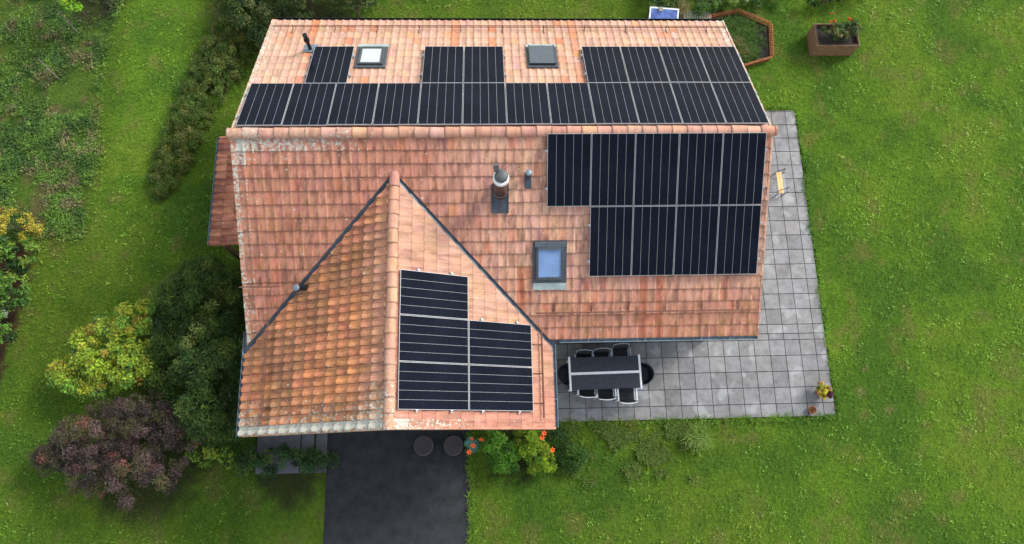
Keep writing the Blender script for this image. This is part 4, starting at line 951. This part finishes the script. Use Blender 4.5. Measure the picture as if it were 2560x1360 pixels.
p2 = pot(10.75, -6.87, .12, .14, 'small brown flower pot with rusty orange plant below the yellow one')
o, C = crown('foliage', [(10.75, -6.87, .17, .09, .09, .05)], 420, .03, .6, [((.30, .10, .02), 2), ((.10, .06, .02), 2), ((.42, .22, .04), 1)], None, clumps=14, cr=(.03, .05)); o.parent = p2; o.matrix_parent_inverse = Matrix.Translation((-10.75, 6.87, -PZ))
# planter box
root = empty('planter_box', (13.05, 5.98, 0), 0, 'wooden plank planter box with leafy plant and orange flower on the right lawn', 'planter')
x0, x1, y0, y1, H_ = -.68, .80, -.40, .42, .74
def planks(name, a, c, axis, fix, sgn):
    b = MB()
    for k in range(5):
        z0 = .02+k*.146; t = .028; j = random.uniform(-.004, .004)
        if axis == 'x': b.box((a, min(fix, fix+sgn*t)+j, z0), (c, max(fix, fix+sgn*t)+j, z0+.14))
        else: b.box((min(fix, fix+sgn*t)+j, a, z0), (max(fix, fix+sgn*t)+j, c, z0+.14))
    return b.build(name, 'wood', root, bevel=.004)
planks('side_board', x0, x1, 'x', y0, -1); planks('side_board', x0, x1, 'x', y1, 1); planks('side_board', y0-.028, y1+.028, 'y', x0, -1); planks('side_board', y0-.028, y1+.028, 'y', x1, 1)
b = MB(); b.box((x0+.001, y0+.001, .03), (x1-.001, y1-.001, .60)); b.box((x0+.001, y0+.001, .601), (x0+.05, y1-.001, .757)); b.box((x0+.05, y0+.001, .601), (x1-.001, y0+.04, .757)); b.build('liner', 'soil', root)
for (nm, bl, pal, n, sz) in (('plant', [(13.05, 6.02, .86, .5, .34, .26), (13.55, 6.1, .88, .3, .3, .26)], [((.05, .10, .02), 3), ((.15, .17, .04), 2), ((.25, .20, .08), .8)], 5200, .055),):
    o, C = crown(nm, bl, n, sz, .6, pal, None, clumps=44, cr=(.06, .14)); o.parent = root; o.matrix_parent_inverse = Matrix.Translation((-13.05, -5.98, 0))
o, C = crown('blossom', [(12.93, 6.35, 1.0, .10, .06, .05), (12.83, 6.55, 1.15, .05, .05, .05), (13.55, 6.45, 1.0, .10, .05, .05)], 160, .05, .7, [((.75, .12, .02), 1)], None, clumps=9, cr=(.02, .05)); o.parent = root; o.matrix_parent_inverse = Matrix.Translation((-13.05, -5.98, 0))
# hexagonal bed edging
hexa = [(8.6, 6.95), (9.84, 7.27), (10.98, 6.72), (10.88, 5.42), (9.75, 5.08), (8.5, 5.4)]
root = empty('bed_edging', (9.8, 6.2, 0), 0, 'low rusty brown palisade edging around a hexagonal flower bed', 'garden edging')
for k in range(6):
    (ax, ay), (bx_, by_) = hexa[k], hexa[(k+1) % 6]; L = math.hypot(bx_-ax, by_-ay); ang = math.atan2(by_-ay, bx_-ax); b = MB(); T = ST((ax-9.8, ay-6.2, 0)) @ Matrix.Rotation(ang, 4, 'Z')
    b.box((.0, -.012, .05), (L, .012, .08), T=T); b.box((.0, -.012, .20), (L, .012, .23), T=T); n = int(L/.095)
    for i in range(n): xx = (i+.5)*L/n; s_ = .016; b.cyl(T @ Vector((xx, .03, -.02)), T @ Vector((xx, .03, .27+random.uniform(-.01, .01))), s_*1.3, n=7)
    b.box((.0, .05, .235), (L, .07, .262), T=T)
    b.build('palisade', 'rust', root)
bb = MB(); bb.add([(x-9.8, y-6.2, .035) for x, y in hexa]+[(x-9.8, y-6.2, -.02) for x, y in hexa], [tuple(range(5, -1, -1)), tuple(range(6, 12))]+[(k, (k+1) % 6, 6+(k+1) % 6, 6+k) for k in range(6)]); bb.build('bed_soil', 'soil', root)
hx_ = np.array(hexa)
def in_hex(x, y, m=.0):
    ok = np.ones_like(x, bool)
    for k in range(6):
        (ax, ay), (bx_, by_) = hexa[k], hexa[(k+1) % 6]; L = math.hypot(bx_-ax, by_-ay)
        ok &= ((bx_-ax)*(y-ay)-(by_-ay)*(x-ax))/L < -m
    return ok
cx_ = rng.uniform(8.5, 11, 5000); cy_ = rng.uniform(5, 7.3, 5000); k = in_hex(cx_, cy_, .14) & ((cx_ < 10.45) | (cy_ > 6.9)|(rng.random(5000) < .15)); C3 = np.stack([cx_[k], cy_[k], cx_[k]*0+.03], 1)[:1500]
q = blades(C3, 7, .16, .014, .03, palfn([(.06, .17, .02), (.11, .24, .03), (.05, .12, .02), (.16, .22, .05)]), name='bed_plants', lean=.8); q['kind'] = 'stuff'; tag(q, 'low green plants filling the hexagonal bed', 'plants')
for (x, y, lab) in ((9.1, 6.35, 'tan grass tuft near the roof edge in the hexagonal bed'), (9.75, 6.0, 'tan grass tuft in the middle of the hexagonal bed'), (9.95, 5.55, 'brown grass tuft at the lower end of the hexagonal bed')):
    q = blades(ring(x, y, 22, .09), 9, .32, .011, .02, palfn([(.30, .22, .09), (.20, .20, .06), (.12, .17, .04)]), name='grass_tuft', lean=.8); tag(plant_thing(q, (x, y, 0)), lab, 'grass clump', 'dry tufts in the hexagonal bed')
# loose solar panel behind the house
root = empty('portable_solar_panel', (6.98, 6.62, 0), R(-5), 'small blue solar panel propped up behind the far gutter', 'solar panel')
T = ST((0, .25, .74)) @ Matrix.Rotation(R(24), 4, 'X')
b = MB(); b.box((-.52, -.62, -.03), (-.47, .16, 0), T=T); b.box((.47, -.62, -.03), (.52, .16, 0), T=T); b.box((-.47, .11, -.03), (.47, .16, 0), T=T); b.box((-.47, -.62, -.03), (.47, -.57, 0), T=T); b.build('frame', 'white', root)
b = MB(); b.box((-.47, -.57, -.02), (.47, .11, -.006), T=T); b.build('cells', 'bluepv', root)
b = MB(); b.box((-.20, .02, .001), (-.06, .17, .05), T=T); b.build('junction_box', 'beige', root, bevel=.008)
for x in (-.45, .45):
    b = MB(); b.tube([(x, .38, 0), (x, .36, .72)], .015); b.build('leg', 'steel', root)
    b = MB(); b.tube([(x, -.30, 0), (x, -.28, .46)], .015); b.build('leg', 'steel', root)
# wire cage
root = empty('wire_cage', (8.25, 6.78, 0), R(-3), 'small galvanised wire mesh cage beside the hexagonal bed', 'cage')
b = MB()
for z in (.0, .16, .32, .48):
    b.tube([(-.48, -.28, z), (.48, -.28, z)], .005, 5); b.tube([(-.48, .28, z), (.48, .28, z)], .005, 5); b.tube([(-.48, -.28, z), (-.48, .28, z)], .005, 5); b.tube([(.48, -.28, z), (.48, .28, z)], .005, 5)
for k in range(17):
    x = -.48+k*.06; b.tube([(x, .28, 0), (x, .28, .48)], .004, 5); b.tube([(x, -.28, 0), (x, -.28, .48)], .004, 5); b.tube([(x, -.28, .48), (x, .28, .48)], .004, 5)
b.build('mesh', 'wire', root)

# ------------------------------------------------------------------ grass (one mass of blades)
def blocked(x, y, m=0.):
    k = np.zeros(len(x), bool)
    e = (fbm(x, y, 3.2, 3, 7.)-.5)*.28+(fbm(x, y, 11., 2, 3.)-.5)*.16
    for (a, c, d, f) in [(1.8, -7.06, 11.52, -4.4), (7.6, -4.5, 11.52, 3.40)]: k |= (x > a-e-m) & (x < d+e+m) & (y > c-e-m) & (y < f+e+m)
    k |= (x > -6.35) & (x < .08) & (y > -10.7) & (y < -6.3); k |= (x > -5.5) & (x < 7.7) & (y > -4.6) & (y < 4.5); k |= (x > -5.45) & (x < 1.9) & (y > -6.7) & (y < -4)
    k |= in_hex(x, y, -.05)
    k |= (x < -13.68+(y+1)*.11+(fbm(x, y, 6, 2)-.5)*.5) & (y < -1.1)
    return k
def field(n, x0, x1, y0, y1): return rng.uniform(x0, x1, n), rng.uniform(y0, y1, n)
x, y = field(230000, -17.5, 21.5, -12.2, 9.6); k = ~blocked(x, y); x, y = x[k], y[k]
hidden = (x > -5.6) & (x < 7.9) & (y > -3) & (y < 5.6); x, y = x[~hidden], y[~hidden]
rm = rough_mask(x, y); k = rng.random(len(x)) > rm*.45; x, y = x[k], y[k]
zt = fbm(x, y, .5, 3, 2.); C3 = np.stack([x, y, 0*x], 1)
gcf = lambda P: ground_color(P[:, 0], P[:, 1])*(1+.30*rng.standard_normal((len(P), 1))).clip(.4, 2.0)*np.stack([1+.18*rng.standard_normal(len(P)), np.ones(len(P)), np.ones(len(P))], 1)
q = blades(C3, 2, .055, .011, .022, gcf, name='grass', lean=1.1); q['kind'] = 'stuff'; tag(q, 'short mown green lawn grass around the house', 'grass')
# taller weeds in the meadow and lush edges along the patio
x, y = field(110000, -17.5, -11, -1.6, 9.6); rm = rough_mask(x, y); k = (rng.random(len(x)) < rm) & (rng.random(len(x)) < sm(.36, .60, fbm(x, y, 1.4, 4, 31.))); x, y = x[k], y[k]
wcol = lambda P: ground_color(P[:, 0], P[:, 1])*(np.array([[.9, 1.0, 1.1], [1.25, 1.25, 1.2], [.65, .75, 1.1], [1.5, 1.3, 1.6], [1.0, 1.1, 1.]])[rng.integers(0, 5, len(P))])*(.55+.9*fbm(P[:, 0], P[:, 1], 1.6, 3, 12.))[:, None]*(1+.25*rng.standard_normal((len(P), 1))).clip(.4, 1.8)
P = np.stack([x, y, .02+.10*rng.random(len(x))], 1); v, f, c = leaf_quads(np.repeat(P, 2, 0)+rng.standard_normal((2*len(P), 3))*.03, np.tile([0, 0, 1.], (2*len(P), 1)), (.035+.05*np.repeat(rng.random(len(P)), 2)), .42, .4, wcol(np.repeat(P, 2, 0)))
q = quick_mesh('meadow_weeds', v, f, LEAF, cols=c); q['kind'] = 'stuff'; tag(q, 'rough leafy weeds of the unmown meadow on the left', 'weeds')
edge = []
for (ax, ay, bx_, by_) in ((11.55, -7.05, 11.55, 3.4), (10.5, 3.42, 11.55, 3.42), (2.6, -7.08, 11.5, -7.08), (.07, -10.6, .07, -7.1)):
    L = math.hypot(bx_-ax, by_-ay); n = int(L*75)
    for i in range(n):
        t = random.random(); edge.append((ax+(bx_-ax)*t, ay+(by_-ay)*t))
E_ = np.array(edge); nn = (fbm(E_[:, 0], E_[:, 1], 2.6, 3, 7.)-.5)[:, None]
E_ = E_+rng.standard_normal(E_.shape)*.05+nn*.22+np.where(E_[:, :1] > 11.4, np.array([[.05, 0]]), np.where(E_[:, :1] < .2, np.array([[.02, 0]]), np.array([[0, 0]]))+np.where(E_[:, 1:] > 3, np.array([[0, .06]]), np.array([[0, -.03]])))
q = blades(np.concatenate([E_, np.zeros((len(E_), 1))], 1), 5, .12, .012, .03, lambda P: gcf(P)*1.05, name='edge_grass', lean=.9); q['kind'] = 'stuff'; tag(q, 'longer grass growing along the patio edge', 'grass')
x, y = field(5200, 2.9, 6.9, -8.9, -7.15); k = fbm(x, y, 2.2, 3, 14.) > .50; P = np.stack([x[k], y[k], 0*x[k]], 1)
q = blades(P, 6, .13, .013, .03, lambda P: np.array([[.09, .19, .025], [.14, .25, .03], [.19, .22, .06]])[rng.integers(0, 3, len(P))]*(1+.2*rng.standard_normal((len(P), 1))), name='wild_grass', lean=.9); q['kind'] = 'stuff'; tag(q, 'darker longer grass below the patio near the house', 'grass')
x, y = field(9000, -17, 21, -12, 9.5); k = ~blocked(x, y, .15) & (fbm(x, y, .9, 3, 51.) > .48) & ~((x > -5.6) & (x < 7.9) & (y > -3) & (y < 5.6)); P = np.stack([x[k], y[k], 0*x[k]+.035], 1)
cl = lambda P: ground_color(P[:, 0], P[:, 1])*1.25*(1+.25*rng.standard_normal((len(P), 1))).clip(.5, 1.7)
P4 = np.repeat(P, 4, 0)+rng.standard_normal((4*len(P), 3))*np.array([.05, .05, .008]); v, f, c = leaf_quads(P4, np.tile([0, 0, 1.], (len(P4), 1)), .05, .8, 1.5, cl(P4))
q = quick_mesh('clover', v, f, LEAF, cols=c); q['kind'] = 'stuff'; tag(q, 'clover patches scattered through the lawn', 'clover')
stake(-13.42, 6.42, 1.25, 'bare leaning wooden stake beside the lime green young tree', (-.05, .1)); stake(-13.85, 4.68, 1.2, 'bare wooden stake alone in the rough meadow', (-.05, .1))
